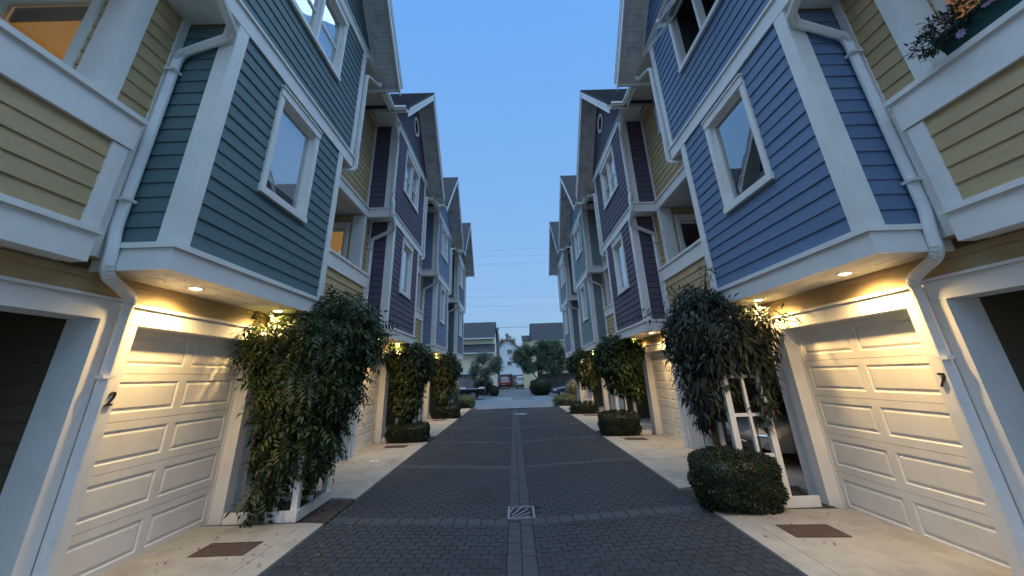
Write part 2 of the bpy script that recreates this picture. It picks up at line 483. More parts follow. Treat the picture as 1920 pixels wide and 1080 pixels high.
        J = MB(); d0 = -0.11; c = 0.018                                                     # lining
        J.box(u0, u0 + c, d0, 0.03, z0, z1); J.box(u1 - c, u1, d0, 0.03, z0, z1)
        J.box(u0 + c, u1 - c, d0, 0.03, z1 - c, z1); J.box(u0 + c, u1 - c, d0, 0.035, z0, z0 + c)
        J.build('frame', 'white_paint', w, f)
        n = sashes; wd = (u1 - u0 - 2 * c) / n
        for i in range(n):
            a, b = u0 + c + i * wd, u0 + c + (i + 1) * wd
            if n > 1 and i > 0:
                M = MB(); M.box(a - 0.035, a + 0.035, d0, 0.028, z0 + c, z1 - c); M.build('mullion', 'white_paint', w, f)
            a2 = a + (0.035 if i > 0 else 0); b2 = b - (0.035 if i < n - 1 else 0)
            S = MB(); st = 0.05
            zl, zh = z0 + c, z1 - c
            if rail:
                zm = zl + (zh - zl) * 0.45
                S.box(a2 + st, b2 - st, -0.075, -0.035, zm - 0.02, zm + 0.02)
            S.box(a2, a2 + st, -0.085, -0.03, zl, zh); S.box(b2 - st, b2, -0.085, -0.03, zl, zh)
            S.box(a2 + st, b2 - st, -0.085, -0.03, zh - st, zh); S.box(a2 + st, b2 - st, -0.085, -0.03, zl, zl + st)
            G = MB(); G.quad((a2 + st, -0.06, zl + st), (b2 - st, -0.06, zl + st), (b2 - st, -0.06, zh - st), (a2 + st, -0.06, zh - st))
            if open_sash:
                # awning sash: hinged at its head, swung out to the lane
                ang = math.radians(38); hz, hd = zh, -0.03
                def rot(u, d, z, hz=hz, hd=hd):
                    dz = z - hz; dd = d - hd
                    return f(u, hd + dd * math.cos(ang) - dz * math.sin(ang), hz + dz * math.cos(ang) + dd * math.sin(ang))
                S.build('open_sash', 'white_paint', w, rot); G.build('pane', 'window_glass', w, rot, fix=False)
            else:
                S.build('sash', 'white_paint', w, f); G.build('pane', 'window_glass', w, f, fix=False)
        if blind:
            Bm = MB(); zb = blind_hi if blind_hi is not None else z0
            z = z1 - 0.03
            if h.detail >= 1:
                while z > zb:
                    Bm.quad((u0 + 0.03, -0.098, z - 0.058), (u1 - 0.03, -0.098, z - 0.058), (u1 - 0.03, -0.110, z), (u0 + 0.03, -0.110, z)); z -= 0.052
            else: Bm.quad((u0, -0.13, zb), (u1, -0.13, zb), (u1, -0.13, z1), (u0, -0.13, z1))
            o = Bm.build('blind', blind, w, f, fix=False)
            if h.detail >= 1: o['kind'] = 'stuff'
        R = MB(); e = 0.02
        R.quad((u0 - e, -deep, z0 - e), (u1 + e, -deep, z0 - e), (u1 + e, -deep, z1 + e), (u0 - e, -deep, z1 + e))
        for q in (((u0 - e, -0.11, z0 - e), (u0 - e, -deep, z0 - e), (u0 - e, -deep, z1 + e), (u0 - e, -0.11, z1 + e)), ((u1 + e, -0.11, z0 - e), (u1 + e, -deep, z0 - e), (u1 + e, -deep, z1 + e), (u1 + e, -0.11, z1 + e)),
                  ((u0 - e, -0.11, z0 - e), (u1 + e, -0.11, z0 - e), (u1 + e, -deep, z0 - e), (u0 - e, -deep, z0 - e)), ((u0 - e, -0.11, z1 + e), (u1 + e, -0.11, z1 + e), (u1 + e, -deep, z1 + e), (u0 - e, -deep, z1 + e))): R.quad(*q)
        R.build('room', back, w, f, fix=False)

    def corner(h, y, z0, z1, a, w=0.15, dirn=-1, name='corner_board', ws=0.165):
        """corner boards at the bay's front edge; dirn=-1 near corner, +1 far corner"""
        b = MB(); p = 0.03
        if dirn < 0:
            b.box(a - p, a + 0.004, y - p, y + w, z0, z1); b.box(a + 0.004, a + ws, y - p, y + 0.004, z0, z1)
        else:
            b.box(a - p, a + 0.004, y - w, y + p, z0, z1); b.box(a + 0.004, a + ws, y - 0.004, y + p, z0, z1)
        h.B(b, name, 'white_paint')

    def build(h):
        c = h.c; g0 = h.gap0; root = h.root; cy = BW / 2
        # ---------------- second-storey bay
        w2 = (cy - 0.50, cy + 0.52, 4.34, 5.86)
        h.siding(c, 'front', A_B, 0.12, BW - 0.12, Z_SK1, Z_B0, [w2])
        h.siding(c, 'near', 0.0, A_B + 0.14, A_W + 0.1, Z_SK1, Z_B0)
        h.siding(c, 'far', BW, A_B + 0.14, A_W + 2.0, Z_SK1, Z_B0, merged=True)
        h.corner(0.0, Z_SK1, Z_B0, A_B, dirn=-1); h.corner(BW, Z_SK1, Z_B0, A_B, dirn=1)
        sf = MB(); sf.box(A_B + 0.16, A_B + 0.3, 0.0, 0.1, Z_SK1, Z_B0); 
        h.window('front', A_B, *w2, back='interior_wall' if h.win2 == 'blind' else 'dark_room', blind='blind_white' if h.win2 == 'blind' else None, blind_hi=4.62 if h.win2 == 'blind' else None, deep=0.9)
        # skirt
        sk = MB(); p = 0.028
        sk.box(A_B - p, A_B + 0.004, -p, BW + p, Z_SK0 - 0.015, Z_SK1 - 0.065)
        sk.box(A_B + 0.004, A_G - 0.004, -p, 0.004, Z_SK0 - 0.015, Z_SK1 - 0.065); sk.box(A_B + 0.004, A_G - 0.004, BW - 0.004, BW + p, Z_SK0 - 0.015, Z_SK1 - 0.065)
        h.B(sk, 'skirt_board', 'white_paint')
        cp = MB(); p2 = 0.055
        cp.box(A_B - p2, A_B + 0.004, -p2, BW + p2, Z_SK1 - 0.062, Z_SK1 - 0.004)
        cp.box(A_B + 0.004, A_W + 0.05, -p2, 0.004, Z_SK1 - 0.062, Z_SK1 - 0.004); cp.box(A_B + 0.004, A_W + 0.05, BW - 0.004, BW + p2, Z_SK1 - 0.062, Z_SK1 - 0.004)
        h.B(cp, 'skirt_cap', 'white_paint')
        # soffit in strips, with vent slots
        so_ = MB(); w_ = (BW - 0.012) / 10
        for i in range(10): so_.box(A_B + 0.006, A_G - 0.002, 0.006 + i * w_ + 0.002, 0.006 + (i + 1) * w_ - 0.002, Z_SK0, Z_SK0 + 0.02)
        so_.box(A_B + 0.006, A_G - 0.002, 0.006, BW - 0.006, Z_SK0 + 0.021, Z_SK0 + 0.05)
        h.B(so_, 'soffit', 'soffit_paint')
        if h.detail >= 1:
            vt = MB()
            for i in range(46):
                yy = 0.25 + i * (BW - 0.5) / 45
                if i % 9 < 5:
                    for aa in (A_B + 0.20, A_B + 0.42): vt.box(aa, aa + 0.035, yy, yy + 0.012, Z_SK0 - 0.0015, Z_SK0 + 0.001)
            o = h.B(vt, 'vent_slots', 'black_plastic'); o['kind'] = 'stuff'
        # ---------------- third storey
        n3, f3 = -OV3, BW + OV3
        w3 = (cy - 0.86, cy + 0.86, 7.56, 8.93)
        h.siding(c, 'front', A_B, n3 + 0.12, f3 - 0.12, Z_B1, Z_E, [w3])
        h.siding(c, 'near', n3, A_B + 0.14, A_W + 0.1, Z_B1, Z_E)
        h.siding(c, 'far', f3, A_B + 0.14, A_W + 0.1, Z_B1, Z_E, merged=True)
        h.corner(n3, Z_B1, Z_E, A_B, dirn=-1); h.corner(f3, Z_B1, Z_E, A_B, dirn=1)
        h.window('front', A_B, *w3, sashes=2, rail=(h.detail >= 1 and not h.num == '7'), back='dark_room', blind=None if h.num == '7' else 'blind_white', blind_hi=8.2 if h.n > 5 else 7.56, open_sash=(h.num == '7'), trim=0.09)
        # band between the storeys, wrapped round the overhang
        bd = MB(); p = 0.035
        bd.box(A_B - p, A_B + 0.05, n3 - p, f3 + p, Z_B0, Z_B1 - 0.045)
        bd.box(A_B + 0.05, A_W + 0.02, n3 - p, n3 + 0.02, Z_B0, Z_B1 - 0.045); bd.box(A_B + 0.05, A_W + 0.02, f3 - 0.02, f3 + p, Z_B0, Z_B1 - 0.045)
        h.B(bd, 'band_board', 'white_paint')
        bc = MB(); p = 0.06
        bc.box(A_B - p, A_B + 0.05, n3 - p, f3 + p, Z_B1 - 0.043, Z_B1 - 0.003)
        bc.box(A_B + 0.05, A_W + 0.0, n3 - p, n3 + 0.02, Z_B1 - 0.043, Z_B1 - 0.003); bc.box(A_B + 0.05, A_W, f3 - 0.02, f3 + p, Z_B1 - 0.043, Z_B1 - 0.003)
        h.B(bc, 'band_cap', 'white_paint')
        us = MB()
        us.box(A_B + 0.05, A_W + 0.02, n3 + 0.021, -0.03, Z_B0 + 0.02, Z_B0 + 0.05); h.B(us, 'overhang_soffit', 'soffit_paint')
        us = MB(); us.box(A_B + 0.05, A_W + 0.02, BW + 0.03, f3 - 0.021, Z_B0 + 0.02, Z_B0 + 0.05); h.B(us, 'overhang_soffit', 'soffit_paint')
        # ---------------- gable
        HALF, ZT, SL = 3.0, 9.0, 1.0
        zap = ZT + HALF * SL
        g_lo, g_hi = cy - 2.62, cy + 2.62
        clip = lambda z: (cy - (zap - z) / SL + 0.03, cy + (zap - z) / SL - 0.03)
        bz = MB(); bz.box(A_B - 0.035, A_B + 0.03, g_lo, g_hi, Z_E + 0.0, Z_E + 0.19); bz.box(A_B - 0.06, A_B + 0.03, g_lo - 0.02, g_hi + 0.02, Z_E + 0.192, Z_E + 0.225)
        h.B(bz, 'gable_band', 'white_paint')
        h.siding(c, 'front', A_B, g_lo, g_hi, Z_E + 0.226, zap - 0.1, clip=clip)
        # round louvre in the gable
        V = MB(); R1, R0, N_ = 0.36, 0.28, 24; vz = 10.62
        for i in range(N_):
            t0, t1 = 2 * math.pi * i / N_, 2 * math.pi * (i + 1) / N_
            pts = [(cy + math.cos(t) * R, 0.0, vz + math.sin(t) * R) for t, R in ((t0, R0), (t0, R1), (t1, R1), (t1, R0))]
            V.prism(pts, (0, 0.06, 0))
        vent = V.build('gable_vent', 'white_paint', root, h.pm('front', A_B))
        S = MB(); z = vz - R0 + 0.02
        while z < vz + R0 - 0.02:
            hw = math.sqrt(max(0.0, R0 ** 2 - (z - vz) ** 2)); S.quad((cy - hw, 0.045, z), (cy + hw, 0.045, z), (cy + hw, 0.022, z + 0.05), (cy - hw, 0.022, z + 0.05)); z += 0.045
        S.build('louvre', 'soffit_paint', vent, h.pm('front', A_B), fix=False)
        # gable roof: two slopes of stepped shingle courses, rake soffits, barge boards
        AO = 2.80; ABK = 7.5
        for sg in (-1, 1):
            nrow = 26 if h.detail else 14
            sh = MB(); x1 = HALF + 0.05
            for i in range(nrow):
                s0, s1 = x1 * i / nrow, x1 * (i + 1) / nrow      # distance from the ridge
                y0_, y1_ = cy + sg * s0, cy + sg * s1
                zb0, zb1 = zap - s0 * SL + 0.20, zap - s1 * SL + 0.20
                sh.prism([(AO - 0.05, y0_, zb0 - 0.06), (AO - 0.05, y0_, zb0 + 0.005), (AO - 0.05, y1_, zb1 + 0.028), (AO - 0.05, y1_, zb1 - 0.06)], (ABK - AO, 0, 0))
            o = h.B(sh, 'shingles', 'shingle'); o['kind'] = 'stuff'
            bb = MB(); w = 0.27
            zt_, ze_ = zap + 0.11, ZT + 0.11
            bb.prism([(AO, cy + sg * 0.0, zt_), (AO, cy + sg * HALF, ze_), (AO, cy + sg * HALF, ze_ - w - 0.03), (AO, cy + sg * 0.0, zt_ - w)], (-0.035, 0, 0))
            h.B(bb, 'barge_board', 'white_paint')
            mo = MB()
            mo.prism([(AO - 0.036, cy, zt_), (AO - 0.036, cy + sg * HALF, ze_), (AO - 0.036, cy + sg * HALF, ze_ - 0.08), (AO - 0.036, cy, zt_ - 0.08)], (-0.02, 0, 0))
            h.B(mo, 'barge_moulding', 'white_paint')
            # rake soffit boards
            rs = MB(); nb = 34 if h.detail else 16; run = HALF - 0.02
            for i in range(nb):
                s0, s1 = run * (i + 0.04) / nb, run * (i + 0.96) / nb
                rs.prism([(AO + 0.001, cy + sg * s0, zap - s0 * SL), (AO + 0.001, cy + sg * s1, zap - s1 * SL), (AO + 0.001, cy + sg * s1, zap - s1 * SL + 0.02), (AO + 0.001, cy + sg * s0, zap - s0 * SL + 0.02)], (A_B + 0.05 - AO, 0, 0))
            rs.prism([(AO + 0.001, cy, zap + 0.02), (AO + 0.001, cy + sg * run, zap - run * SL + 0.02), (AO + 0.001, cy + sg * run, zap - run * SL + 0.13), (AO + 0.001, cy, zap + 0.13)], (ABK - AO - 0.2, 0, 0))
            o = h.B(rs, 'rake_soffit', 'rake_soffit_paint'); o['kind'] = 'stuff'
            fr = MB(); fr.prism([(A_B - 0.03, cy, zap - 0.005), (A_B - 0.03, cy + sg * 2.66, zap - 2.66 * SL - 0.005), (A_B - 0.03, cy + sg * 2.66, zap - 2.66 * SL - 0.14), (A_B - 0.03, cy, zap - 0.14)], (0.03, 0, 0))
            h.B(fr, 'frieze_board', 'soffit_paint')
            # low end board of the rake and the gutter along the low eave
            eb = MB(); eb.box(AO + 0.002, A_B + 0.3, cy + sg * (HALF - 0.02), cy + sg * (HALF + 0.012), ZT - 0.05, ZT + 0.12); h.B(eb, 'eave_board', 'white_paint')
            gp = MB(); gs = [(-0.0, 0.0), (0.075, 0.0), (0.085, 0.03), (0.115, 0.06), (0.115, 0.12), (0.0, 0.12)]
            yy = cy + sg * (HALF + 0.013)
            gp.prism([(AO + 0.05, yy + sg * d, ZT + z) for d, z in gs], (A_B - 0.10 - AO, 0, 0)); h.B(gp, 'gutter', 'white_metal')
            tri = MB(); tri.prism([(A_B - 0.002, cy + sg * 2.3, Z_E - 0.002), (A_B - 0.002, cy + sg * (HALF), Z_E - 0.002), (A_B - 0.002, cy + sg * HALF, ZT + 0.1), (A_B - 0.002, cy + sg * 2.64, ZT + 0.42)], (0.5, 0, 0))
            h.B(tri, 'eave_return', 'white_paint')
        # eaves ceiling across bay tops and gap, gap eave, main roof
        y_a = g0 + OV3 if not h.first else g0 + OV3
        ec = MB(); nb = 12
        for i in range(nb):
            q0, q1 = g0 + OV3 + 0.002 + (n3 - g0 - OV3 - 0.004) * i / nb, g0 + OV3 + 0.002 + (n3 - g0 - OV3 - 0.004) * (i + 1) / nb
            ec.box(A_B - 0.10, A_W + 0.12, q0 + 0.002, q1 - 0.002, Z_E - 0.004, Z_E + 0.03)
        h.B(ec, 'eaves_soffit', 'soffit_paint')
        y_l, y_r = g0 - cy + cy + (HALF - BW / 2) + 0.13, cy - HALF - 0.13
        gt = MB(); gs = [(0.0, 0.0), (-0.075, 0.0), (-0.085, 0.03), (-0.115, 0.06), (-0.115, 0.12), (0.0, 0.12)]
        gt.prism([(A_B - 0.115 + d, y_l - 0.12, ZT + 0.0 + z) for d, z in gs], (0, y_r - y_l + 0.24, 0)); h.B(gt, 'gutter', 'white_metal')
        fb = MB(); fb.box(A_B - 0.112, A_B - 0.085, y_l - 0.1, y_r + 0.1, ZT - 0.06, ZT + 0.22); h.B(fb, 'fascia_board', 'white_paint')
        mr = MB(); ya, yb = h.gap0 - (0.0 if not h.first else 0.0), BW
        nrow = 24
        for i in range(nrow):
            s0, s1 = 4.6 * i / nrow, 4.6 * (i + 1) / nrow
            a0, a1 = A_B - 0.2 + s0, A_B - 0.2 + s1
            p0, p1 = (y_l - 0.1, y_r + 0.1) if a0 < A_B + 0.12 else (ya, yb)
            mr.prism([(a0, p0, ZT + 0.14 + s0 * 0.55), (a0, p0, ZT + 0.17 + s0 * 0.55), (a1, p0, ZT + 0.15 + s1 * 0.55), (a1, p0, ZT + 0.10 + s1 * 0.55)], (0, p1 - p0, 0))
        o = h.B(mr, 'shingles', 'shingle'); o['kind'] = 'stuff'
        # ---------------- gap, third storey: yellow wall with a small window
        yw0, yw1 = g0 + OV3, n3
        ww = (yw0 + 1.15, yw0 + 1.65, 8.0, 8.62)
        h.siding('yellow_paint', 'front', A_W, yw0 + 0.02, yw1 - 0.02, Z_B1, Z_E, [ww])
        h.window('front', A_W, *ww, back='dark_room', trim=0.08)
        ct = MB(); ct.box(A_W - 0.035, A_W, yw1 - 0.13, yw1 - 0.024, Z_B1, Z_E - 0.01); h.B(ct, 'trim_board', 'white_paint')
        bm_ = MB(); bm_.box(A_W - 0.05, A_W + 0.06, g0 + OV3 + 0.04, n3 - 0.04, Z_B0, Z_B1 - 0.045); bm_.box(A_W - 0.08, A_W, g0 + OV3 + 0.06, n3 - 0.06, Z_B1 - 0.043, Z_B1 - 0.003)
        h.B(bm_, 'beam', 'white_paint')
        # ---------------- balcony recess
        yfw = -0.62; AD = A_W + 2.1
        cl = MB(); cl.box(A_W + 0.06, AD, g0 + 0.0, yfw, Z_B0 + 0.03, Z_B0 + 0.06); cl.box(A_W + 0.0, A_W + 0.059, g0 + 0.46, n3, Z_B0 + 0.03, Z_B0 + 0.06); h.B(cl, 'balcony_ceiling', 'soffit_paint')
        fl = MB(); fl.box(A_P + 0.14, AD, g0 + 0.02, yfw, 3.05, 3.20); h.B(fl, 'balcony_floor', 'interior_wall')
        wd = (A_W + 0.46, A_W + 1.6, 3.22, 5.96 if h.first and h.lit == 'warm' else 5.74)
        h.siding('yellow_paint', 'near', yfw, A_W, AD, 3.2, Z_B0 + 0.03, [wd], merged=h.detail < 2)
        lit = h.lit
        h.window('near', yfw, *wd, back={'warm': 'lit_room', 'dim': 'lit_room_dim', None: 'dark_room'}[lit], blind='lit_blind' if lit == 'warm' and not h.first else None, trim=0.10, deep=0.8)
        if h.first and lit == 'warm':
            rb = MB(); rb.box(wd[0] + 0.03, wd[1] - 0.03, -0.16, -0.13, 5.74, wd[3] - 0.02); h.B(rb, 'rolled_blind', 'wood_dark', fmap=h.pm('near', yfw))
        cbx = MB(); p = 0.03
        cbx.box(A_W - p, A_W + 0.004, yfw - p, yfw + 0.15, 3.2, Z_B0); cbx.box(A_W + 0.004, A_W + 0.29, yfw - p, yfw + 0.004, 3.2, Z_B0)
        h.B(cbx, 'corner_board', 'white_paint')
        h.siding('yellow_paint', 'front', A_W, yfw + 0.12, 0.0, 3.0, Z_B0 + 0.02)
        ct = MB(); ct.box(A_W - 0.03, A_W, -0.125, -0.024, 3.0, Z_B0 + 0.02); h.B(ct, 'trim_board', 'white_paint')
        bk = MB(); bk.box(AD, AD + 0.1, g0, yfw, 3.0, Z_B0 + 0.06); h.B(bk, 'wall', 'yellow_paint')
        # ---------------- parapet
        yp0, yp1 = g0 + 0.03, -0.30
        ys0 = max(yp0, yp1 - 3.45)
        h.siding('yellow_paint', 'front', A_P, ys0, yp1 - 0.15, 3.22, 4.10, thick=0.13)
        pp = MB(); pp.box(A_P - 0.03, A_P + 0.13, yp1 - 0.16, yp1, 3.22, 4.09); pp.box(A_P + 0.131, A_W + 0.2, yp1 - 0.1, yp1, 3.0, 4.09); h.B(pp, 'trim_board', 'white_paint'); pf = MB(); pf.box(A_W - 0.05, A_W + 0.02, yp1 + 0.002, -0.128, 3.0, 4.40); h.B(pf, 'trim_board', 'white_paint')
        b1 = MB(); b1.box(A_P - 0.045, A_P + 0.14, ys0, yp1 + 0.03, 4.10, 4.42); b1.box(A_P + 0.141, A_W - 0.01, yp1 - 0.09, yp1 + 0.03, 4.10, 4.42); h.B(b1, 'parapet_band', 'white_paint')
        b2 = MB(); b2.box(A_P - 0.075, A_P + 0.17, ys0, yp1 + 0.055, 4.42, 4.475); h.B(b2, 'parapet_cap', 'white_paint')
        b3 = MB(); b3.box(A_P - 0.03, A_P + 0.14, ys0, yp1 + 0.01, 2.90, 3.165); b3.box(A_P + 0.141, A_G + 0.1, yp1 - 0.02, yp1 + 0.01, 2.92, 3.165); h.B(b3, 'skirt_board', 'white_paint')
        b4 = MB(); b4.box(A_P - 0.06, A_P + 0.12, ys0, yp1 + 0.035, 3.166, 3.22); h.B(b4, 'skirt_cap', 'white_paint')
        ps = MB(); ps.box(A_P + 0.12, A_G + 0.3, g0 + 0.03, yp1 - 0.021, 2.91, 2.93); h.B(ps, 'parapet_soffit', 'soffit_paint')
        # ---------------- ground floor: garage wall and carport
        dy0, dy1 = 0.64, 2.76; ZH = 2.44
        h.siding('yellow_paint', 'front', A_G, g0 + 0.05, BW + 0.05, 2.655, Z_SK0, thick=0.2, merged=True)
        hd = MB(); hd.box(A_G - 0.035, A_G + 0.17, dy0 - 0.15, dy1 + 0.19, ZH, 2.62); hd.box(A_G - 0.065, A_G + 0.05, dy0 - 0.17, dy1 + 0.21, 2.622, 2.655); h.B(hd, 'door_head', 'white_paint')
        j1 = MB(); j1.box(A_G - 0.03, A_G + 0.17, dy0 - 0.14, dy0, 0, ZH); j1.box(A_G - 0.01, A_G + 0.17, 0.36, dy0 - 0.141, 0, 2.645); h.B(j1, 'door_jamb', 'white_paint')
        j2 = MB(); j2.box(A_G - 0.03, A_G + 0.17, dy1, dy1 + 0.19, 0, ZH); j2.box(A_G - 0.005, A_G + 0.17, dy1 + 0.191, BW + 0.05, 0, 2.645); h.B(j2, 'door_jamb', 'white_paint')
        gd = MB(); gd.box(A_G + 0.215, A_G + 0.235, dy0 - 0.05, dy1 + 0.05, 0, ZH + 0.05); gdo = h.B(gd, 'garage_door', 'door_paint')
        rows, cols_ = 5, 2; sh_ = ZH / rows
        key = ('door', h.s)
        if key not in board_cache:
            D = MB(); wA = dy1 - dy0 - 0.01
            us = [0, 0.10, wA / 2 - 0.055, wA / 2 + 0.055, wA - 0.10, wA]; zs = [0, 0.085, sh_ - 0.085, sh_ - 0.006]
            f = lambda u, d, z: (h.s * (-d), u, z)
            for i in range(5):
                for k in range(3):
                    if k == 1 and i in (1, 3):
                        x0, x1, z0, z1 = us[i], us[i + 1], zs[1], zs[2]
                        prev = [(x0, 0.045, z0), (x1, 0.045, z0), (x1, 0.045, z1), (x0, 0.045, z1)]
                        for ins, d in ((0.016, 0.031), (0.026, 0.031), (0.052, 0.043)):
                            cur = [(x0 + ins, d, z0 + ins), (x1 - ins, d, z0 + ins), (x1 - ins, d, z1 - ins), (x0 + ins, d, z1 - ins)]
                            for q in range(4): D.quad(prev[q], prev[(q + 1) % 4], cur[(q + 1) % 4], cur[q])
                            prev = cur
                        D.quad(*prev)
                    else: D.quad((us[i], 0.045, zs[k]), (us[i + 1], 0.045, zs[k]), (us[i + 1], 0.045, zs[k + 1]), (us[i], 0.045, zs[k + 1]))
            D.quad((0, 0.045, zs[3]), (wA, 0.045, zs[3]), (wA, 0.02, sh_), (0, 0.02, sh_)); D.quad((0, 0.0, 0), (wA, 0.0, 0), (wA, 0.045, 0), (0, 0.045, 0))
            me = D.mesh('door_section', f, fix=False); me.materials.append(MATS['door_paint']); board_cache[key] = me
        for r in range(rows): link('door_section', board_cache[key], gdo, h.F(A_G + 0.205, dy0 + 0.005, r * sh_ + 0.004))
        bs = MB(); bs.box(A_G + 0.165, A_G + 0.21, dy0 + 0.002, dy1 - 0.002, 0.0, 0.028); bs.build('bottom_seal', 'rubber', gdo, h.F)
        sl_ = MB(); sl_.box(A_G + 0.15, A_G + 0.165, dy0, dy0 + 0.03, 0, ZH); sl_.box(A_G + 0.15, A_G + 0.165, dy1 - 0.03, dy1, 0, ZH); sl_.box(A_G + 0.15, A_G + 0.165, dy0 + 0.03, dy1 - 0.03, ZH - 0.03, ZH); sl_.build('door_stop', 'white_paint', gdo, h.F)
        # carport opening trim
        cf = MB(); jy = 0.20
        cf.box(A_G - 0.035, A_G + 0.02, jy, jy + 0.17, 0, 2.46); cf.box(A_G + 0.021, A_G + 0.28, jy, jy + 0.15, 0, 2.46); cf.box(A_G - 0.055, A_G - 0.036, jy, jy + 0.035, 0, 2.46)
        h.B(cf, 'carport_post', 'white_paint')
        cb2 = MB(); oy0 = g0 + 0.05
        cb2.box(A_G - 0.035, A_G + 0.28, oy0, jy + 0.17, 2.462, 2.65); cb2.box(A_G - 0.065, A_G + 0.02, oy0, jy + 0.19, 2.652, 2.68); h.B(cb2, 'carport_beam', 'white_paint')
        cw = MB(); D2 = A_G + 5.6
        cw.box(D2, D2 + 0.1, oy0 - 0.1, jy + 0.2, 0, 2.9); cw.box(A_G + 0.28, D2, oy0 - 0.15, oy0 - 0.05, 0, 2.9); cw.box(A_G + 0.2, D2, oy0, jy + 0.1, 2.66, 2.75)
        h.B(cw, 'carport_wall', 'carport_board_shaded')
        h.siding('carport_siding_shaded', 'near', jy + 0.06, A_G + 0.282, D2, 0.0, 2.66, merged=True)
        # shell behind (closes the building)
        bx = MB(); AX = 9.8
        bx.box(AX, AX + 0.1, g0, BW, 0, 9.6); bx.box(A_W + 0.1, AX, g0 + 0.5, BW - 0.2, 9.3, 9.36)
        h.B(bx, 'rear_wall', 'yellow_paint')
        if h.last:
            ew = MB(); ew.box(A_G, AX, BW + 0.06, BW + 0.16, 0, Z_B0); ew.box(A_W, AX, f3 + 0.0, f3 + 0.1, Z_B0, 11.2); h.B(ew, 'end_wall', c)
        # house number on the jamb
        if h.num:
            cu = bpy.data.curves.new('house_number', 'FONT'); cu.body = h.num; cu.size = 0.19; cu.extrude = 0.006; cu.shear = 0.22; cu.align_x = 'CENTER'; cu.align_y = 'CENTER'; cu.offset = 0.001
            cu.materials.append(MATS['black_plastic'])
            tmp = bpy.data.objects.new('tmp', cu); COL.objects.link(tmp); bpy.context.view_layer.update()
            me = bpy.data.meshes.new_from_object(tmp); bpy.data.objects.remove(tmp); bpy.data.curves.remove(cu)
            me.name = 'house_number'; me.materials.clear(); me.materials.append(MATS['black_plastic'])
            o = link('house_number', me, root)
            o.location = h.F(A_G - 0.042, dy0 - 0.07, 1.70)
            o.rotation_euler = (math.radians(90), 0, math.radians(90) if h.s < 0 else math.radians(-90))
        # ---------------- downspouts
        sec = rrect(0.10, 0.075, 0.018)
        D1 = MB()
        path = [(A_B - 0.17, -1.15, ZT + 0.02), (A_B - 0.17, -1.12, ZT - 0.12), (A_B - 0.075, n3 - 0.10, 8.62), (A_B - 0.075, n3 - 0.085, 8.35), (A_B - 0.075, n3 - 0.085, 6.62), (A_B - 0.12, n3 - 0.12, 6.48), (A_B - 0.12, n3 - 0.12, 6.06),
                (A_B - 0.06, -0.10, 5.86), (A_W - 0.10, -0.09, 5.58), (A_W - 0.09, -0.085, 5.42), (A_W - 0.09, -0.085, 3.30), (A_P - 0.0, -0.085, 3.10), (A_P - 0.0, -0.07, 2.84), (A_G - 0.09, 0.415, 2.70), (A_G - 0.065, 0.42, 2.56), (A_G - 0.065, 0.42, 0.02)]
        D1.sweep(bevel_path(path, 0.10, 5), sec)
        P = bevel_path(path, 0.10, 5)
        # ribs on the elbows
        for i in range(len(P) - 1):
            if 0 < i < len(P) - 2 and (P[i + 1] - P[i]).length < 0.05 and (P[i + 1] - P[i]).angle(P[i] - P[i - 1]) > 0.07 and h.detail >= 1:
                t = (P[i + 1] - P[i]).normalized(); mid = (P[i] + P[i + 1]) / 2
                D1.sweep([mid - t * 0.006, mid + t * 0.006], rrect(0.108, 0.083, 0.018))
        h.B(D1, 'downspout', 'white_metal')
        D2_ = MB()
        path2 = [(A_B - 0.17, BW + 1.15, ZT + 0.0), (A_B - 0.17, BW + 1.1, ZT - 0.15), (A_B - 0.07, f3 + 0.08, 8.70), (A_B - 0.07, f3 + 0.075, 8.5), (A_B - 0.07, f3 + 0.075, 6.6), (A_B - 0.07, f3 + 0.10, 6.45), (A_B - 0.07, f3 + 0.10, 6.10), (A_B + 0.16, f3 - 0.1, 5.98), (A_B + 0.24, BW + 0.1, 5.86), (A_B + 0.25, BW + 0.075, 5.6), (A_B + 0.25, BW + 0.075, 4.6)]
        D2_.sweep(bevel_path(path2, 0.08, 4), rrect(0.09, 0.07, 0.015)); h.B(D2_, 'downspout', 'white_metal')
        for bxs in [(A_W - 0.15, A_W - 0.032, -0.155, -0.03, z, z + 0.03) for z in (5.30, 3.6)] + [(A_B - 0.125, A_B - 0.03, n3 - 0.145, n3 - 0.03, z, z + 0.03) for z in (8.2, 6.8)] + [(A_G - 0.115, A_G - 0.012, 0.355, 0.485, 1.9, 1.93)]:
            br = MB(); br.box(*bxs); h.B(br, 'pipe_bracket', 'white_metal')
        # ---------------- recessed lights in the bay soffit
        for yy in (0.88, 2.62):
            aa = A_G - 0.36
            tr = MB(); N_ = 20
            for i in range(N_):
                t0, t1 = 2 * math.pi * i / N_, 2 * math.pi * (i + 1) / N_
                tr.prism([(aa + math.cos(t) * R, yy + math.sin(t) * R, Z_SK0 - 0.012) for t, R in ((t0, 0.062), (t0, 0.085), (t1, 0.085), (t1, 0.062))], (0, 0, 0.011))
            dl = h.B(tr, 'downlight', 'white_metal')
            ln = MB(); ln.poly([(aa + math.cos(2 * math.pi * i / N_) * 0.061, yy + math.sin(2 * math.pi * i / N_) * 0.061, Z_SK0 - 0.006) for i in range(N_)]); ln.build('lens', 'bulb', dl, h.F, fix=False)
            ld = bpy.data.lights.new('downlight_lamp', 'SPOT'); ld.spot_size = math.radians(160); ld.spot_blend = 1.0; ld.energy = LAMP_W * rnd.uniform(0.9, 1.1); ld.color = (1.0, 0.66, 0.27); ld.shadow_soft_size = 0.035
            lo = bpy.data.objects.new('downlight_lamp', ld); COL.objects.link(lo); lo.parent = root
            p = h.F(aa, yy, Z_SK0 - 0.03); lo.location = p

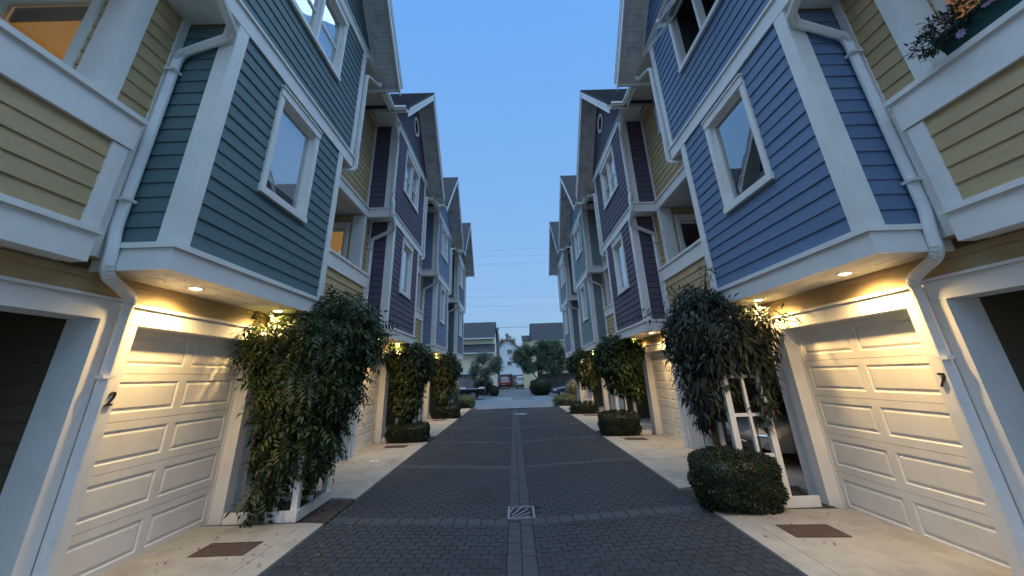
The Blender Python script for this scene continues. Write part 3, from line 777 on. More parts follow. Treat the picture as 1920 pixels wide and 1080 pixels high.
LH = dict(side=-1, per=6.88, off=0.0, zo=0.0)
RH = dict(side=1, per=6.93, off=0.20, zo=-0.09)
HOUSES = []
specs = [
 (LH, 3.70, 'teal_paint', 'teal clapboard townhouse with number 2 beside its white garage door', '2', dict(first=True, win2='blind', lit='warm', detail=2)),
 (LH, 3.70 + 6.88, 'plum_paint', 'dark plum clapboard townhouse right after the teal one, lit blind on its balcony', None, dict(win2='blind', lit='warm', detail=2)),
 (LH, 3.70 + 2 * 6.88, 'steel_blue_paint', 'mid blue clapboard townhouse between the plum house and a dark slate end house', None, dict(win2='blind', lit='dim', detail=1)),
 (LH, 3.70 + 3 * 6.88, 'slate_paint', 'dark slate townhouse at the far end of the row on the flatbed truck side', None, dict(win2='blind', detail=0, last=True)),
 (RH, 3.63, 'blue_paint', 'bright blue clapboard townhouse with number 7 and an open top window', '7', dict(first=True, lit='dim', detail=2)),
 (RH, 3.63 + 6.93, 'plum_paint', 'dark plum clapboard townhouse right after the bright blue one, dark balcony window', None, dict(win2='blind', lit=None, detail=2)),
 (RH, 3.63 + 2 * 6.93, 'sage_paint', 'grey green clapboard townhouse between a plum house and the end house', None, dict(win2='blind', lit='dim', detail=1)),
 (RH, 3.63 + 3 * 6.93, 'sea_paint', 'grey blue townhouse at the far end of the row beside the parked navy car', None, dict(win2='blind', detail=0, last=True)),
]
for base, n, col, lab, num, kw in specs:
    H = House(base['side'], n, base['per'], base['off'], base['zo'], col, lab, num, **kw)
    H.build(); HOUSES.append(H)

# ------------------------------------------------------------------ ground, lane, aprons
def lane_z(x): return -0.10 + 0.10 * min(1.0, abs(x) / 2.62)
g = MB(); g.box(-400, 400, -60, 900, -0.6, -0.16); tag(g.build('ground', 'turf'), kind='structure')
LY0, LY1 = -1.0, 25.4
lane = MB()
for x0, x1 in ((-2.62, 0.03), (0.03, 2.62)):
    lane.prism([(x0, LY0, lane_z(x0) - 0.016), (x1, LY0, lane_z(x1) - 0.016), (x1, LY0, -0.15), (x0, LY0, -0.15)], (0, LY1 - LY0, 0))
lane_o = tag(lane.build('lane', 'joint_sand'), kind='structure')

pav_cache = {}
def paver_mesh(w, l, mat):
    k = (w, l, mat)
    if k not in pav_cache:
        mb = MB(); b_ = 0.005; t = 0.05
        top = [(-w / 2 + b_, -l / 2 + b_, 0), (w / 2 - b_, -l / 2 + b_, 0), (w / 2 - b_, l / 2 - b_, 0), (-w / 2 + b_, l / 2 - b_, 0)]
        mid = [(-w / 2, -l / 2, -b_), (w / 2, -l / 2, -b_), (w / 2, l / 2, -b_), (-w / 2, l / 2, -b_)]
        bot = [(x, y, -t) for x, y, z in mid]
        mb.rings([bot, mid, top], cap=False); mb.quad(*top)
        me = mb.mesh('paver', None, fix=False); me.materials.append(MATS[mat]); pav_cache[k] = me
    return pav_cache[k]
pavers = []
PW, PL = 0.150, 0.112
GX0, GX1 = -0.12, 0.40   # gap left for the grate
BANDS = [2.75, 6.35, 9.85, 13.2, 16.65, 19.9, 23.2]
SX0, SX1 = -0.135, 0.195     # centre strip of two columns
def in_grate(x, y): return -0.145 < x < 0.29 and 6.57 < y < 7.15
y = 1.9; row = 0
while y < LY1 - 0.05:
    band = None
    for b_ in BANDS:
        if y <= b_ < y + PL * 2.2 and (b_ - y) < PL * 1.1: band = b_
    ln = 0.285 if band else PL
    w = 0.19 if band else PW
    for xa, xb in ((-2.60, SX0), (SX1, 2.60)):
        n_ = int((xb - xa) / w) + 1; offx = (0.5 * w if (row % 2 and not band) else 0.0)
        x = xa - offx
        while x < xb - 0.01:
            p, q = max(x, xa), min(x + w, xb); x += w
            if q - p < 0.05: continue
            cx, cyy = (p + q) / 2, y + ln / 2
            if in_grate(cx, cyy): continue
            pavers.append((cx, cyy, round(q - p - 0.005, 3), round(ln - 0.005, 3), 'pale_paver' if band else 'paver'))
    y += ln; row += 1
for k, (xa, xb) in enumerate(((SX0, 0.03), (0.03, SX1))):
    y = 1.9 + 0.11 * k
    while y < LY1 - 0.05:
        cx = (xa + xb) / 2
        if not in_grate(cx, y + 0.12): pavers.append((cx, y + 0.12, round(xb - xa - 0.006, 3), 0.235, 'pale_paver'))
        y += 0.24
def vis(p): return p[1] > 4.35 and abs(p[0]) < 0.62 * p[1]
near = sorted([p for p in pavers if vis(p)], key=lambda p: p[1] + 0.15 * abs(p[0]))[:295]
nset = set(near)
rest = {'paver': MB(), 'pale_paver': MB()}
for p in pavers:
    cx, cyy, w, l, mt_ = p
    slope = math.atan(0.10 / 2.62) * (1 if cx > 0 else -1)
    dz = rnd.uniform(-0.0022, 0.0022); tx, ty = rnd.uniform(-0.012, 0.012), rnd.uniform(-0.010, 0.010)
    if p in nset:
        o = link('paver', paver_mesh(w, l, mt_), lane_o, (cx, cyy, lane_z(cx) + dz)); o.rotation_euler = (tx, -slope + ty, rnd.uniform(-0.012, 0.012))
    else:
        mb = rest[mt_]; n = len(mb.v); zc = lane_z(cx) + dz; b_ = 0.005; sn = 0.10 / 2.62 * (1 if cx > 0 else -1) - ty
        def P3(x_, y_, d_): return (cx + x_, cyy + y_, zc + x_ * sn + y_ * tx + d_)
        a, e = w / 2, l / 2
        mb.v += [P3(-a + b_, -e + b_, 0), P3(a - b_, -e + b_, 0), P3(a - b_, e - b_, 0), P3(-a + b_, e - b_, 0), P3(-a, -e, -0.014), P3(a, -e, -0.014), P3(a, e, -0.014), P3(-a, e, -0.014)]
        mb.f += [(n, n + 1, n + 2, n + 3)] + [(n + 4 + i, n + 4 + (i + 1) % 4, n + (i + 1) % 4, n + i) for i in range(4)]
for mt_, mb in rest.items():
    o = mb.build('pavers', mt_, lane_o, fix=False); o['kind'] = 'stuff'

# cross street, driveway beyond, asphalt patch
st = MB(); st.box(-60, 60, 25.42, 38.6, -0.155, -0.03); tag(st.build('cross_street', 'asphalt'), kind='structure')
dv = MB(); dv.box(-9, 12, 38.6, 66, -0.155, -0.015); tag(dv.build('driveway', 'dark_asphalt'), kind='structure')
pt = MB(); pt.box(-0.2, 1.6, 34.0, 38.58, -0.03, -0.024); tag(pt.build('asphalt_patch', 'dark_asphalt'), kind='structure')
CHIPS = []
for s, per, n0, zo, off in ((-1, 6.88, 3.70, 0.0, 0.0), (1, 6.93, 3.63, -0.05, 0.2)):
    for k in range(-1, 4):
        n = n0 + k * per
        y0_, y1_ = n - per + BW + 0.60, n + 2.62      # from behind the last planting bed to the next
        root = tag(empty('concrete_apron', (s * 2.63, (y0_ + y1_) / 2, 0)), kind='structure')
        base = root.location
        x_in, x_out = 2.63, A_G + off + 0.22
        cuts = [max(y0_, n - 0.9 - 1.2), n + 0.2]
        ys = [y0_] + [c for c in cuts if y0_ + 0.3 < c < y1_ - 0.3] + [y1_]
        for i in range(len(ys) - 1):
            sb = MB(); e = 0.006
            lip = 0.26
            for (xa, xb) in ((x_in, x_in + lip), (x_in + lip, x_out)):
                za = lane_z(2.62) + 0.012 + (zo) * (xa - x_in) / (x_out - x_in) + 0.018 * (xa > x_in + 0.1) ; zb = lane_z(2.62) + 0.012 + zo * (xb - x_in) / (x_out - x_in) + 0.018
                pts = [(s * (xa + e / 2), ys[i] + e, za), (s * (xb - e / 2), ys[i] + e, zb), (s * (xb - e / 2), ys[i] + e, -0.15), (s * (xa + e / 2), ys[i] + e, -0.15)]
                sb = MB(); sb.prism([(p[0] - base.x, p[1] - base.y, p[2]) for p in pts], (0, ys[i + 1] - ys[i] - 2 * e, 0))
                sb.build('slab', 'concrete', root)
        # carport floor
        cfl = MB(); cfl.box(s * (x_out + 0.01) - base.x, s * (A_G + off + 5.6) - base.x, n - per + BW - base.y, n + 0.2 - base.y, -0.1, zo + 0.02); cfl.build('floor_slab', 'concrete', root)
        bed = MB(); bed.box(s * 2.64, s * (A_G + off), n + 2.625, n + BW + 0.595, -0.13, 0.004 + min(0, zo) * 0.5); bed_o = tag(bed.build('planting_bed', 'soil'), kind='structure'); n_ = 420; zt_ = 0.006 + min(0, zo) * 0.5
        P = np.stack([s * nrnd.uniform(2.68, A_G + off - 0.1, n_), nrnd.uniform(n + 2.65, n + BW + 0.57, n_), np.full(n_, zt_)], 1); D = nrnd.normal(size=(n_, 3)); D[:, 2] = np.abs(D[:, 2]) * 0.4; U = nrnd.normal(size=(n_, 3)) * 0.5 + np.array([0, 0, 1.0])
        CHIPS.append((bed_o, P, D, U))

# ------------------------------------------------------------------ small iron things
def access_cover(x, y, z, w, d, lab):
    r = empty('access_cover', (x, y, z)); tag(r, lab, 'cover', 'rusty access covers in the concrete aprons')
    f = MB(); t = 0.018
    f.box(-w / 2 - t, w / 2 + t, -d / 2 - t, -d / 2, -0.01, 0.004); f.box(-w / 2 - t, w / 2 + t, d / 2, d / 2 + t, -0.01, 0.004); f.box(-w / 2 - t, -w / 2, -d / 2, d / 2, -0.01, 0.004); f.box(w / 2, w / 2 + t, -d / 2, d / 2, -0.01, 0.004)
    f.build('frame', 'rust_iron', r)
    l = MB(); l.box(-w / 2 + 0.003, w / 2 - 0.003, -d / 2 + 0.003, d / 2 - 0.003, -0.01, 0.002)
    for i in range(12):
        for k in range(6): l.box(-w / 2 + 0.03 + i * (w - 0.06) / 12, -w / 2 + 0.05 + i * (w - 0.06) / 12, -d / 2 + 0.03 + k * (d - 0.06) / 6, -d / 2 + 0.04 + k * (d - 0.06) / 6, 0.002, 0.0045)
    l.build('lid', 'rust_iron', r)
    return r
cov_labels = {(-1, 0): 'rusty cover in the concrete before the teal house', (1, 0): 'rusty cover in the concrete before the bright blue house',
 (-1, 1): 'rusty cover in the concrete before the plum house on the teal side', (1, 1): 'rusty cover in the concrete before the plum house on the bright blue side',
 (-1, 2): 'rusty cover in the concrete before the mid blue house', (1, 2): 'rusty cover in the concrete before the grey green house'}
for s, per, n0, zz in ((-1, 6.88, 3.70, 0.03), (1, 6.93, 3.63, 0.003)):
    for k in range(3):
        cv_ = access_cover(s * (3.38 if s < 0 else 3.40), n0 + k * per + (1.80 if s < 0 else 1.82), zz + 0.004, 0.58, 0.34, cov_labels[(s, k)])
        if s > 0: cv_.rotation_euler = (0, 0.0256, 0); cv_.location.z = 0.016
cz = MB(); N_ = 18
for i in range(N_):
    t0, t1 = 2 * math.pi * i / N_, 2 * math.pi * (i + 1) / N_
    cz.prism([(math.cos(t) * R, math.sin(t) * R * 1.2, 0) for t, R in ((t0, 0.04), (t0, 0.085), (t1, 0.085), (t1, 0.04))], (0, 0, 0.012))
o = cz.build('cleanout_cover', 'plate_white', None, loc=(-3.30, 10.35, 0.03)); tag(o, 'small white round ring set in the concrete before the plum house', 'cover')
cb_ = MB(); cb_.poly([(math.cos(2 * math.pi * i / N_) * 0.041, math.sin(2 * math.pi * i / N_) * 0.049, 0.004) for i in range(N_)]); cb_.build('plug', 'black_plastic', o, fix=False)

# storm drain grate with fanned bars
gr = empty('storm_drain_grate', (0.05, 6.86, lane_z(0.0) + 0.006)); tag(gr, 'grey iron drain grate with fanned curved slots in the middle of the lane', 'drain grate')
GW, GD = 0.40, 0.54
f = MB(); t = 0.032
f.box(-GW / 2, GW / 2, -GD / 2, -GD / 2 + t, -0.03, 0.006); f.box(-GW / 2, GW / 2, GD / 2 - t, GD / 2, -0.03, 0.006); f.box(-GW / 2, -GW / 2 + t, -GD / 2 + t, GD / 2 - t, -0.03, 0.006); f.box(GW / 2 - t, GW / 2, -GD / 2 + t, GD / 2 - t, -0.03, 0.006)
f.build('frame', 'grey_iron', gr)
pit = MB(); pit.box(-GW / 2, GW / 2, -GD / 2, GD / 2, -0.06, -0.028); pit.build('pit', 'black_void', gr)
def arc_x(k, tt): return
for k in range(9):
    # bars radiate from the near left corner and curl
    b_ = MB(); pts = []
    ang0 = math.radians(2 + k * 11)
    ox, oy = -GW / 2 - 0.10, -GD / 2 - 0.12
    for i in range(9):
        rr = 0.12 + 0.68 * i / 8; an = ang0 + 0.22 * (rr - 0.3)
        x_, y_ = ox + rr * math.cos(an), oy + rr * math.sin(an) * 1.15
        if -GW / 2 + t * 0.6 <= x_ <= GW / 2 - t * 0.6 and -GD / 2 + t * 0.6 <= y_ <= GD / 2 - t * 0.6: pts.append((x_, y_, -0.008))
    if len(pts) > 1:
        b_.sweep(pts, rrect(0.026, 0.022, 0.004)); b_.build('bar', 'grey_iron', gr)
mh = MB(); mh.prism([(math.cos(2 * math.pi * i / 24) * 0.33, math.sin(2 * math.pi * i / 24) * 0.33, 0) for i in range(24)], (0, 0, 0.012))
o = mh.build('manhole_cover', 'grey_iron', None, loc=(0.05, 25.9, -0.032)); tag(o, 'worn grey manhole cover where the brick lane meets the street', 'manhole')
mh = MB(); mh.prism([(math.cos(2 * math.pi * i / 24) * 0.42, math.sin(2 * math.pi * i / 24) * 0.42, 0) for i in range(24)], (0, 0, 0.012))
o = mh.build('manhole_cover', 'grey_iron', None, loc=(0.34, 22.2, lane_z(0.3) + 0.0)); tag(o, 'shiny pale manhole cover in the bricks near the end of the lane', 'manhole')

# ------------------------------------------------------------------ foliage
def norm(v): return v / np.maximum(np.linalg.norm(v, axis=-1, keepdims=True), 1e-9)
def leaf_arrays(pos, dirs, nrm, ln, wd, fold=0.25):
    """pointed folded leaves, 4 triangles each"""
    d = norm(dirs); side = norm(np.cross(d, nrm)); up = np.cross(side, d)
    L_ = ln[:, None]; W_ = wd[:, None]
    base = pos; tip = pos + d * L_ - up * L_ * 0.12
    mid = pos + d * L_ * 0.5 + up * L_ * 0.02
    l = pos + d * L_ * 0.42 + side * W_ * 0.5 + up * W_ * fold
    r = pos + d * L_ * 0.42 - side * W_ * 0.5 + up * W_ * fold
    V = np.stack([base, l, mid, r, tip], 1)
    n = len(pos); o = (np.arange(n) * 5)[:, None, None]
    F_ = np.array([[0, 2, 1], [0, 3, 2], [1, 2, 4], [2, 3, 4]])[None] + o
    return V.reshape(-1, 3), F_.reshape(-1, 3)
def tri_mesh(name, V, F_, mat, tone=None, per=5):
    me = bpy.data.meshes.new(name)
    me.vertices.add(len(V)); me.vertices.foreach_set('co', V.astype(np.float32).ravel())
    k = len(F_); me.loops.add(k * 3); me.loops.foreach_set('vertex_index', F_.astype(np.int32).ravel())
    me.polygons.add(k); me.polygons.foreach_set('loop_start', np.arange(k, dtype=np.int32) * 3)
    try: me.polygons.foreach_set('loop_total', np.full(k, 3, dtype=np.int32))
    except Exception: pass
    if tone is not None:
        at = me.attributes.new('tone', 'FLOAT', 'POINT'); at.data.foreach_set('value', np.repeat(tone, len(V) // len(tone)).astype(np.float32))
    me.update(); me.validate(); me.materials.append(MATS[mat])
    return me
def sample_shell(ells, n, inner=0.55):
    """points through the outer part of a union of ellipsoids, with outward normals"""
    vols = np.array([e[3] * e[4] + e[4] * e[5] + e[3] * e[5] for e in ells]); pick = nrnd.choice(len(ells), n * 3, p=vols / vols.sum())
    E = np.array(ells)[pick]
    d = norm(nrnd.normal(size=(n * 3, 3))); rr = (inner ** 2 + (1 - inner ** 2) * nrnd.random(n * 3)) ** 0.5 * (1 + 0.10 * nrnd.normal(size=n * 3))
    p = E[:, :3] + d * rr[:, None] * E[:, 3:6]
    keep = np.ones(n * 3, bool)
    for e in np.array(ells): keep &= (((p - e[:3]) / e[3:6]) ** 2).sum(1) > 0.42
    p, d, E = p[keep][:n], d[keep][:n], E[keep][:n]
    return p, norm(d / E[:, 3:6])
def compound_leaf_template(k=9, L_=0.27):
    pos, dr, nr, ln, wd = [], [], [], [], []
    for i in range(k):
        t = (i // 2) / (k // 2); sd = 0 if i == k - 1 else (1 if i % 2 else -1)
        x = L_ * (0.18 + 0.72 * t); zc = -0.30 * x * x / L_
        pos.append((x, 0.006 * sd, zc))
        dr.append((0.45 if sd else 1.0, 0.85 * sd, -0.35)); nr.append((0, 0, 1)); ln.append(0.105 * (1 - 0.18 * abs(t - 0.4))); wd.append(0.036)
    return leaf_arrays(np.array(pos), np.array(dr, float), np.array(nr, float), np.array(ln), np.array(wd))
def frames(nout, droop, jitter):
    n = len(nout); d = nout * (1 - droop) + np.array([0, 0, -1.0]) * droop + nrnd.normal(size=(n, 3)) * jitter; d = norm(d)
    up = norm(np.array([0, 0, 1.0]) * 0.8 + nout * 0.6 + nrnd.normal(size=(n, 3)) * 0.25)
    s = norm(np.cross(up, d)); u = np.cross(d, s)
    return d, s, u
for bed_o, P, D, U in CHIPS:
    V, F_ = leaf_arrays(P, D, U, nrnd.uniform(0.02, 0.06, len(P)), nrnd.uniform(0.012, 0.03, len(P)), fold=-0.3); o = link('mulch', tri_mesh('mulch', V, F_, 'mulch', nrnd.uniform(0, 1, len(P))), bed_o); o['kind'] = 'stuff'
def vine_compound(root, ells, n, nobj, mat, k=9, Lc=0.27, scale=1.0):
    V0, F0 = compound_leaf_template(k, Lc)
    p, no = sample_shell(ells, n)
    d, s, u = frames(no, 0.55, 0.30); sc = scale * nrnd.uniform(0.65, 1.3, len(p))
    base = np.array(root.location)
    V = p[:, None, :] - base + sc[:, None, None] * (V0[None, :, 0:1] * d[:, None] + V0[None, :, 1:2] * s[:, None] + V0[None, :, 2:3] * u[:, None])
    N_ = len(V0); F_ = F0[None] + (np.arange(len(p)) * N_)[:, None, None]
    tone = np.repeat(nrnd.random(len(p)) ** 2.2 * 1.1, N_ // 5) + nrnd.uniform(-0.1, 0.1, len(p) * (N_ // 5))
    me = tri_mesh('foliage', V.reshape(-1, 3), F_.reshape(-1, 3), mat, tone); o = link('foliage', me, root); o['kind'] = 'stuff'
    if nobj:
        lm = tri_mesh('leaf', V0, F0, mat, nrnd.uniform(0.2, 0.9, N_ // 5))
        p, no = sample_shell(ells, nobj, 0.97); d, s, u = frames(no, 0.4, 0.25)
        for i in range(len(p)):
            M = Matrix(((d[i, 0], s[i, 0], u[i, 0]), (d[i, 1], s[i, 1], u[i, 1]), (d[i, 2], s[i, 2], u[i, 2])))
            o = link('leaf', lm, root); sc_ = scale * rnd.uniform(0.8, 1.25)
            o.matrix_local = Matrix.Translation(Vector(p[i] - base)) @ M.to_4x4() @ Matrix.Scale(sc_, 4)
def leaf_cloud(root, name, ells, n, mat, ln, wd, droop=0.4, jit=0.4, inner=0.55, nobj=0):
    p, no = sample_shell(ells, n, inner); d, s, u = frames(no, droop, jit); base = np.array(root.location)
    k = len(p)
    V, F_ = leaf_arrays(p - base, d, u, nrnd.uniform(0.7, 1.25, k) * ln, nrnd.uniform(0.75, 1.2, k) * wd)
    me = tri_mesh(name, V, F_, mat, nrnd.uniform(0, 0.8, k)); o = link(name, me, root); o['kind'] = 'stuff'
    if nobj:
        V0, F0 = leaf_arrays(np.zeros((1, 3)), np.array([[1.0, 0, 0]]), np.array([[0, 0, 1.0]]), np.array([ln * 1.1]), np.array([wd * 1.1]))
        lm = tri_mesh('leaf', V0, F0, mat, np.array([0.5]))
        p, no = sample_shell(ells, nobj, 0.97); d, s, u = frames(no, droop, jit)
        for i in range(len(p)):
            M = Matrix(((d[i, 0], s[i, 0], u[i, 0]), (d[i, 1], s[i, 1], u[i, 1]), (d[i, 2], s[i, 2], u[i, 2])))
            o2 = link('leaf', lm, root); o2.matrix_local = Matrix.Translation(Vector(p[i] - base)) @ M.to_4x4() @ Matrix.Scale(rnd.uniform(0.8, 1.25), 4)
    return o
def stems(root, paths, r=0.018, mat='bark', name='stem'):
    base = Vector(root.location)
    for pth in paths:
        mb = MB(); mb.tube([Vector(p) - base for p in pth], r, 6, r * 0.6); mb.build(name, mat, root, smooth=True)

# ------------------------------------------------------------------ trellises
def trellis(s, off, y, zg, lab):
    r = empty('trellis', (s * (3.6 + off), y + 0.45, zg)); tag(r, lab, 'trellis', 'white timber trellises beside the garage doors')
    fm = lambda a, yy, z: (s * (a - 3.6), yy - 0.45, z)
    def part(nm, *bx):
        mb = MB()
        for b_ in bx: mb.box(*b_)
        mb.build(nm, 'white_paint', r, fm)
    H_ = 2.45
    for a, yy in ((3.08, 0.0), (3.62, 0.0), (3.08, 0.92)): part('post', (a, a + 0.085, yy, yy + 0.085, 0.0, H_))
    part('base_board', (3.05, 4.06, -0.035, -0.002, 0.02, 0.15)); part('base_board', (3.045, 3.078, -0.002, 1.01, 0.02, 0.15)); part('base_board', (3.05, 4.06, 1.012, 1.045, 0.02, 0.15))
    for z in (0.62, 1.15, 1.68, 2.21): part('rail', (3.166, 3.618, 0.02, 0.06, z, z + 0.045)); part('rail', (3.10, 3.14, 0.087, 0.918, z, z + 0.045))
    part('mullion', (3.375, 3.415, 0.01, 0.07, 0.15, H_)); part('mullion', (3.09, 3.15, 0.44, 0.49, 0.15, H_))
    part('top_rail', (3.04, 3.74, -0.01, 0.10, H_, H_ + 0.05)); part('top_rail', (3.06, 3.18, 0.101, 1.04, H_, H_ + 0.05))
    return r
tl = {(-1, 0): 'white trellis box under the big wisteria beside garage number 2', (1, 0): 'white trellis under the narrow leaved climber beside garage number 7',
 (-1, 1): 'white trellis under the vine beside the plum house on the teal side', (1, 1): 'white trellis under the vine beside the plum house on the bright blue side',
 (-1, 2): 'white trellis under the vine beside the mid blue house', (1, 2): 'white trellis under the vine beside the grey green house'}
for s, per, n0, off, zg in ((-1, 6.88, 3.70, 0.0, 0.0), (1, 6.93, 3.63, 0.10, -0.03)):
    for k in range(3): trellis(s, off, n0 + k * per + 2.72, zg, tl[(s, k)])

# ------------------------------------------------------------------ vines
VG = 'climbing plants on the trellises'
v = empty('wisteria_vine', (-3.5, 6.9, 0)); tag(v, 'big dark wisteria with feathery leaves covering the trellis by garage number 2', 'climbing plant', VG)
ells = [(-3.40, 6.80, 2.48, 0.74, 0.62, 0.60), (-2.90, 7.15, 2.52, 0.52, 0.50, 0.55), (-3.42, 6.54, 1.85, 0.50, 0.46, 0.66), (-3.06, 6.98, 1.80, 0.44, 0.48, 0.62), (-3.42, 6.50, 1.20, 0.38, 0.34, 0.52), (-3.16, 6.80, 1.10, 0.36, 0.40, 0.52), (-3.48, 6.46, 0.80, 0.20, 0.16, 0.34), (-3.26, 6.72, 0.82, 0.22, 0.24, 0.32), (-3.98, 6.38, 2.60, 0.22, 0.22, 0.18), (-3.80, 6.40, 2.34, 0.32, 0.28, 0.36), (-3.10, 7.0, 3.02, 0.52, 0.42, 0.25), (-3.55, 6.36, 0.42, 0.10, 0.08, 0.26)]
vine_compound(v, ells, 2500, 230, 'wisteria_leaf', scale=1.1)
vine_compound(v, [(-3.93, 6.12, 2.60, 0.10, 0.12, 0.16), (-3.98, 6.0, 2.35, 0.05, 0.06, 0.2)], 16, 0, 'wisteria_leaf', scale=0.8)
stems(v, [[(-3.6, 6.5, 0.05), (-3.55, 6.55, 1.0), (-3.4, 6.8, 2.2)], [(-3.3, 6.9, 0.05), (-3.25, 6.85, 1.1), (-3.2, 7.0, 2.3)]], 0.025)
v = empty('clematis_vine', (3.6, 6.9, 0)); tag(v, 'evergreen climber with long narrow drooping leaves beside garage number 7', 'climbing plant', VG)
ells = [(3.34, 6.62, 2.40, 0.62, 0.58, 0.58), (3.72, 6.42, 2.34, 0.38, 0.34, 0.34), (3.06, 6.85, 2.3, 0.46, 0.48, 0.60), (3.36, 6.56, 2.0, 0.50, 0.44, 0.34), (3.72, 6.38, 1.98, 0.26, 0.24, 0.26), (3.14, 6.80, 1.60, 0.42, 0.46, 0.46), (3.24, 6.75, 2.88, 0.40, 0.40, 0.24), (3.78, 6.34, 1.40, 0.07, 0.07, 0.30), (3.66, 6.36, 1.22, 0.06, 0.06, 0.28), (3.02, 6.85, 1.18, 0.13, 0.16, 0.26), (3.28, 6.6, 1.32, 0.10, 0.12, 0.24), (3.88, 6.3, 1.75, 0.08, 0.08, 0.30)]
leaf_cloud(v, 'foliage', ells, 7600, 'clematis_leaf', 0.165, 0.040, droop=0.62, jit=0.42, nobj=230)
stems(v, [[(3.6, 6.5, 0.05), (3.62, 6.5, 1.0), (3.5, 6.7, 2.2)], [(3.05, 7.3, 2.6), (2.75, 7.6, 2.85), (2.55, 7.75, 2.75)], [(3.6, 6.3, 2.5), (4.05, 6.05, 2.62), (4.18, 5.75, 2.35)], [(3.3, 6.6, 2.9), (3.35, 6.5, 3.3), (3.38, 6.45, 3.5)]], 0.012)
leaf_cloud(v, 'lit_sprays', [(3.98, 6.30, 2.40, 0.22, 0.16, 0.20), (4.0, 6.32, 2.12, 0.14, 0.12, 0.26), (3.86, 6.26, 2.55, 0.18, 0.16, 0.16)], 420, 'clematis_leaf', 0.15, 0.038, droop=0.5, jit=0.45, inner=0.3)
leaf_cloud(v, 'stray_sprays', [(2.65, 7.65, 2.82, 0.22, 0.2, 0.12), (3.37, 6.48, 3.35, 0.10, 0.08, 0.22), (4.08, 6.0, 2.55, 0.10, 0.14, 0.16), (3.0, 6.9, 3.08, 0.24, 0.2, 0.10)], 130, 'clematis_leaf', 0.12, 0.028, droop=0.4, jit=0.6, inner=0.2)
def far_vine(s, k, n, off, lab, mat, ln, wd, narrow=0.0):
    cx = s * (3.42 + off)
    v = empty('climbing_vine', (cx, n + 3.2, 0)); tag(v, lab, 'climbing plant', VG)
    q = lambda da, dy, z, *r: (cx + s * da, n + 2.92 + dy, z, *r)
    e = [q(0.0, -0.32, 2.1, 0.55, 0.25, 0.65), q(0.0, 0.1, 2.40, 0.68 - narrow, 0.6, 0.55), q(-0.38, 0.3, 2.2, 0.42, 0.45, 0.5), q(0.35, -0.3, 2.45, 0.35, 0.3, 0.35), q(-0.05, 0.05, 1.65, 0.48 - narrow, 0.5, 0.55)]
    if s < 0: e += [q(0.0, 0.0, 1.05, 0.42, 0.42, 0.5), q(0.0, -0.30, 1.2, 0.45, 0.2, 0.55)]
    else: e += [q(0.30, -0.2, 1.35, 0.25, 0.3, 0.4)]
    leaf_cloud(v, 'foliage', e, 6500 if k == 1 else 4200, mat, ln, wd, droop=0.5, jit=0.45)
    stems(v, [[(cx, n + 2.9, 0.0), (cx, n + 3.0, 1.0), (cx, n + 3.1, 2.2)]], 0.02)
far_vine(-1, 1, 10.58, 0, 'dark bushy vine over the trellis of the plum house on the teal side', 'wisteria_leaf', 0.15, 0.07)
far_vine(-1, 2, 17.46, 0, 'dark bushy vine over the trellis of the mid blue house', 'wisteria_leaf', 0.17, 0.085)
far_vine(1, 1, 10.56, 0.1, 'lobed vine lit yellow beside the plum house on the bright blue side', 'wisteria_leaf', 0.15, 0.09)
far_vine(1, 2, 17.49, 0.1, 'sparse vine over the trellis of the grey green house', 'wisteria_leaf', 0.14, 0.07, 0.1)

# ------------------------------------------------------------------ clipped bushes
def hedge(name, c, r, n, lab, mat='box_leaf', ln=0.035, wd=0.016, boxy=4.0, group='clipped bushes at the foot of the trellises', cat='bush', loose=0.0):
    root = empty(name, (c[0], c[1], c[2] - r[2])); tag(root, lab, cat, group)
    d = norm(nrnd.normal(size=(n, 3))); q = (np.abs(d) ** boxy).sum(1) ** (-1 / boxy)
    lump = 1 + 0.045 * np.sin(d[:, 0] * 7 + 1) * np.cos(d[:, 1] * 6) + 0.04 * np.sin(d[:, 2] * 9 + d[:, 0] * 5)
    p = d * (q * lump * (1 - 0.10 * nrnd.random(n) ** 2 + loose * nrnd.random(n) ** 3))[:, None] * np.array(r)
    no = norm(d / np.array(r))
    dd = norm(no * 0.8 + nrnd.normal(size=(n, 3)) * 0.55 + np.array([0, 0, 0.25])); up = norm(nrnd.normal(size=(n, 3)) + no)
    V, F_ = leaf_arrays(p + np.array([0, 0, r[2]]), dd, up, nrnd.uniform(0.7, 1.3, n) * ln, nrnd.uniform(0.7, 1.3, n) * wd)
    o = link('foliage', tri_mesh('foliage', V, F_, mat, nrnd.uniform(0, 0.9, n)), root); o['kind'] = 'stuff'
    bm = bmesh.new(); bmesh.ops.create_icosphere(bm, subdivisions=3, radius=1.0)
    for vv in bm.verts:
        dv_ = np.array(vv.co); qq = (np.abs(dv_) ** boxy).sum() ** (-1 / boxy); w_ = dv_ * qq * 0.90 * np.array(r); vv.co = (w_[0], w_[1], w_[2] + r[2])
    me = bpy.data.meshes.new('inner_twigs'); bm.to_mesh(me); bm.free(); me.materials.append(MATS['box_leaf']); link('inner_twigs', me, root)
    return root
hedge('clipped_bush', (3.08, 6.42, 0.32), (0.56, 0.46, 0.37), 15000, 'rounded dark clipped bush in front of the trellis by garage number 7', ln=0.04, wd=0.018, boxy=3.2)
hedge('clipped_bush', (3.22, 13.35, 0.30), (0.60, 0.45, 0.36), 9000, 'boxy dark clipped bush before the plum house on the bright blue side', ln=0.045, wd=0.022)
hedge('clipped_bush', (-3.32, 13.40, 0.24), (0.62, 0.46, 0.28), 8000, 'low dark clipped bush before the plum house on the teal side', ln=0.05, wd=0.022)
hedge('clipped_bush', (-3.30, 20.30, 0.28), (0.66, 0.5, 0.33), 5000, 'dark clipped bush before the mid blue house', ln=0.06, wd=0.03)
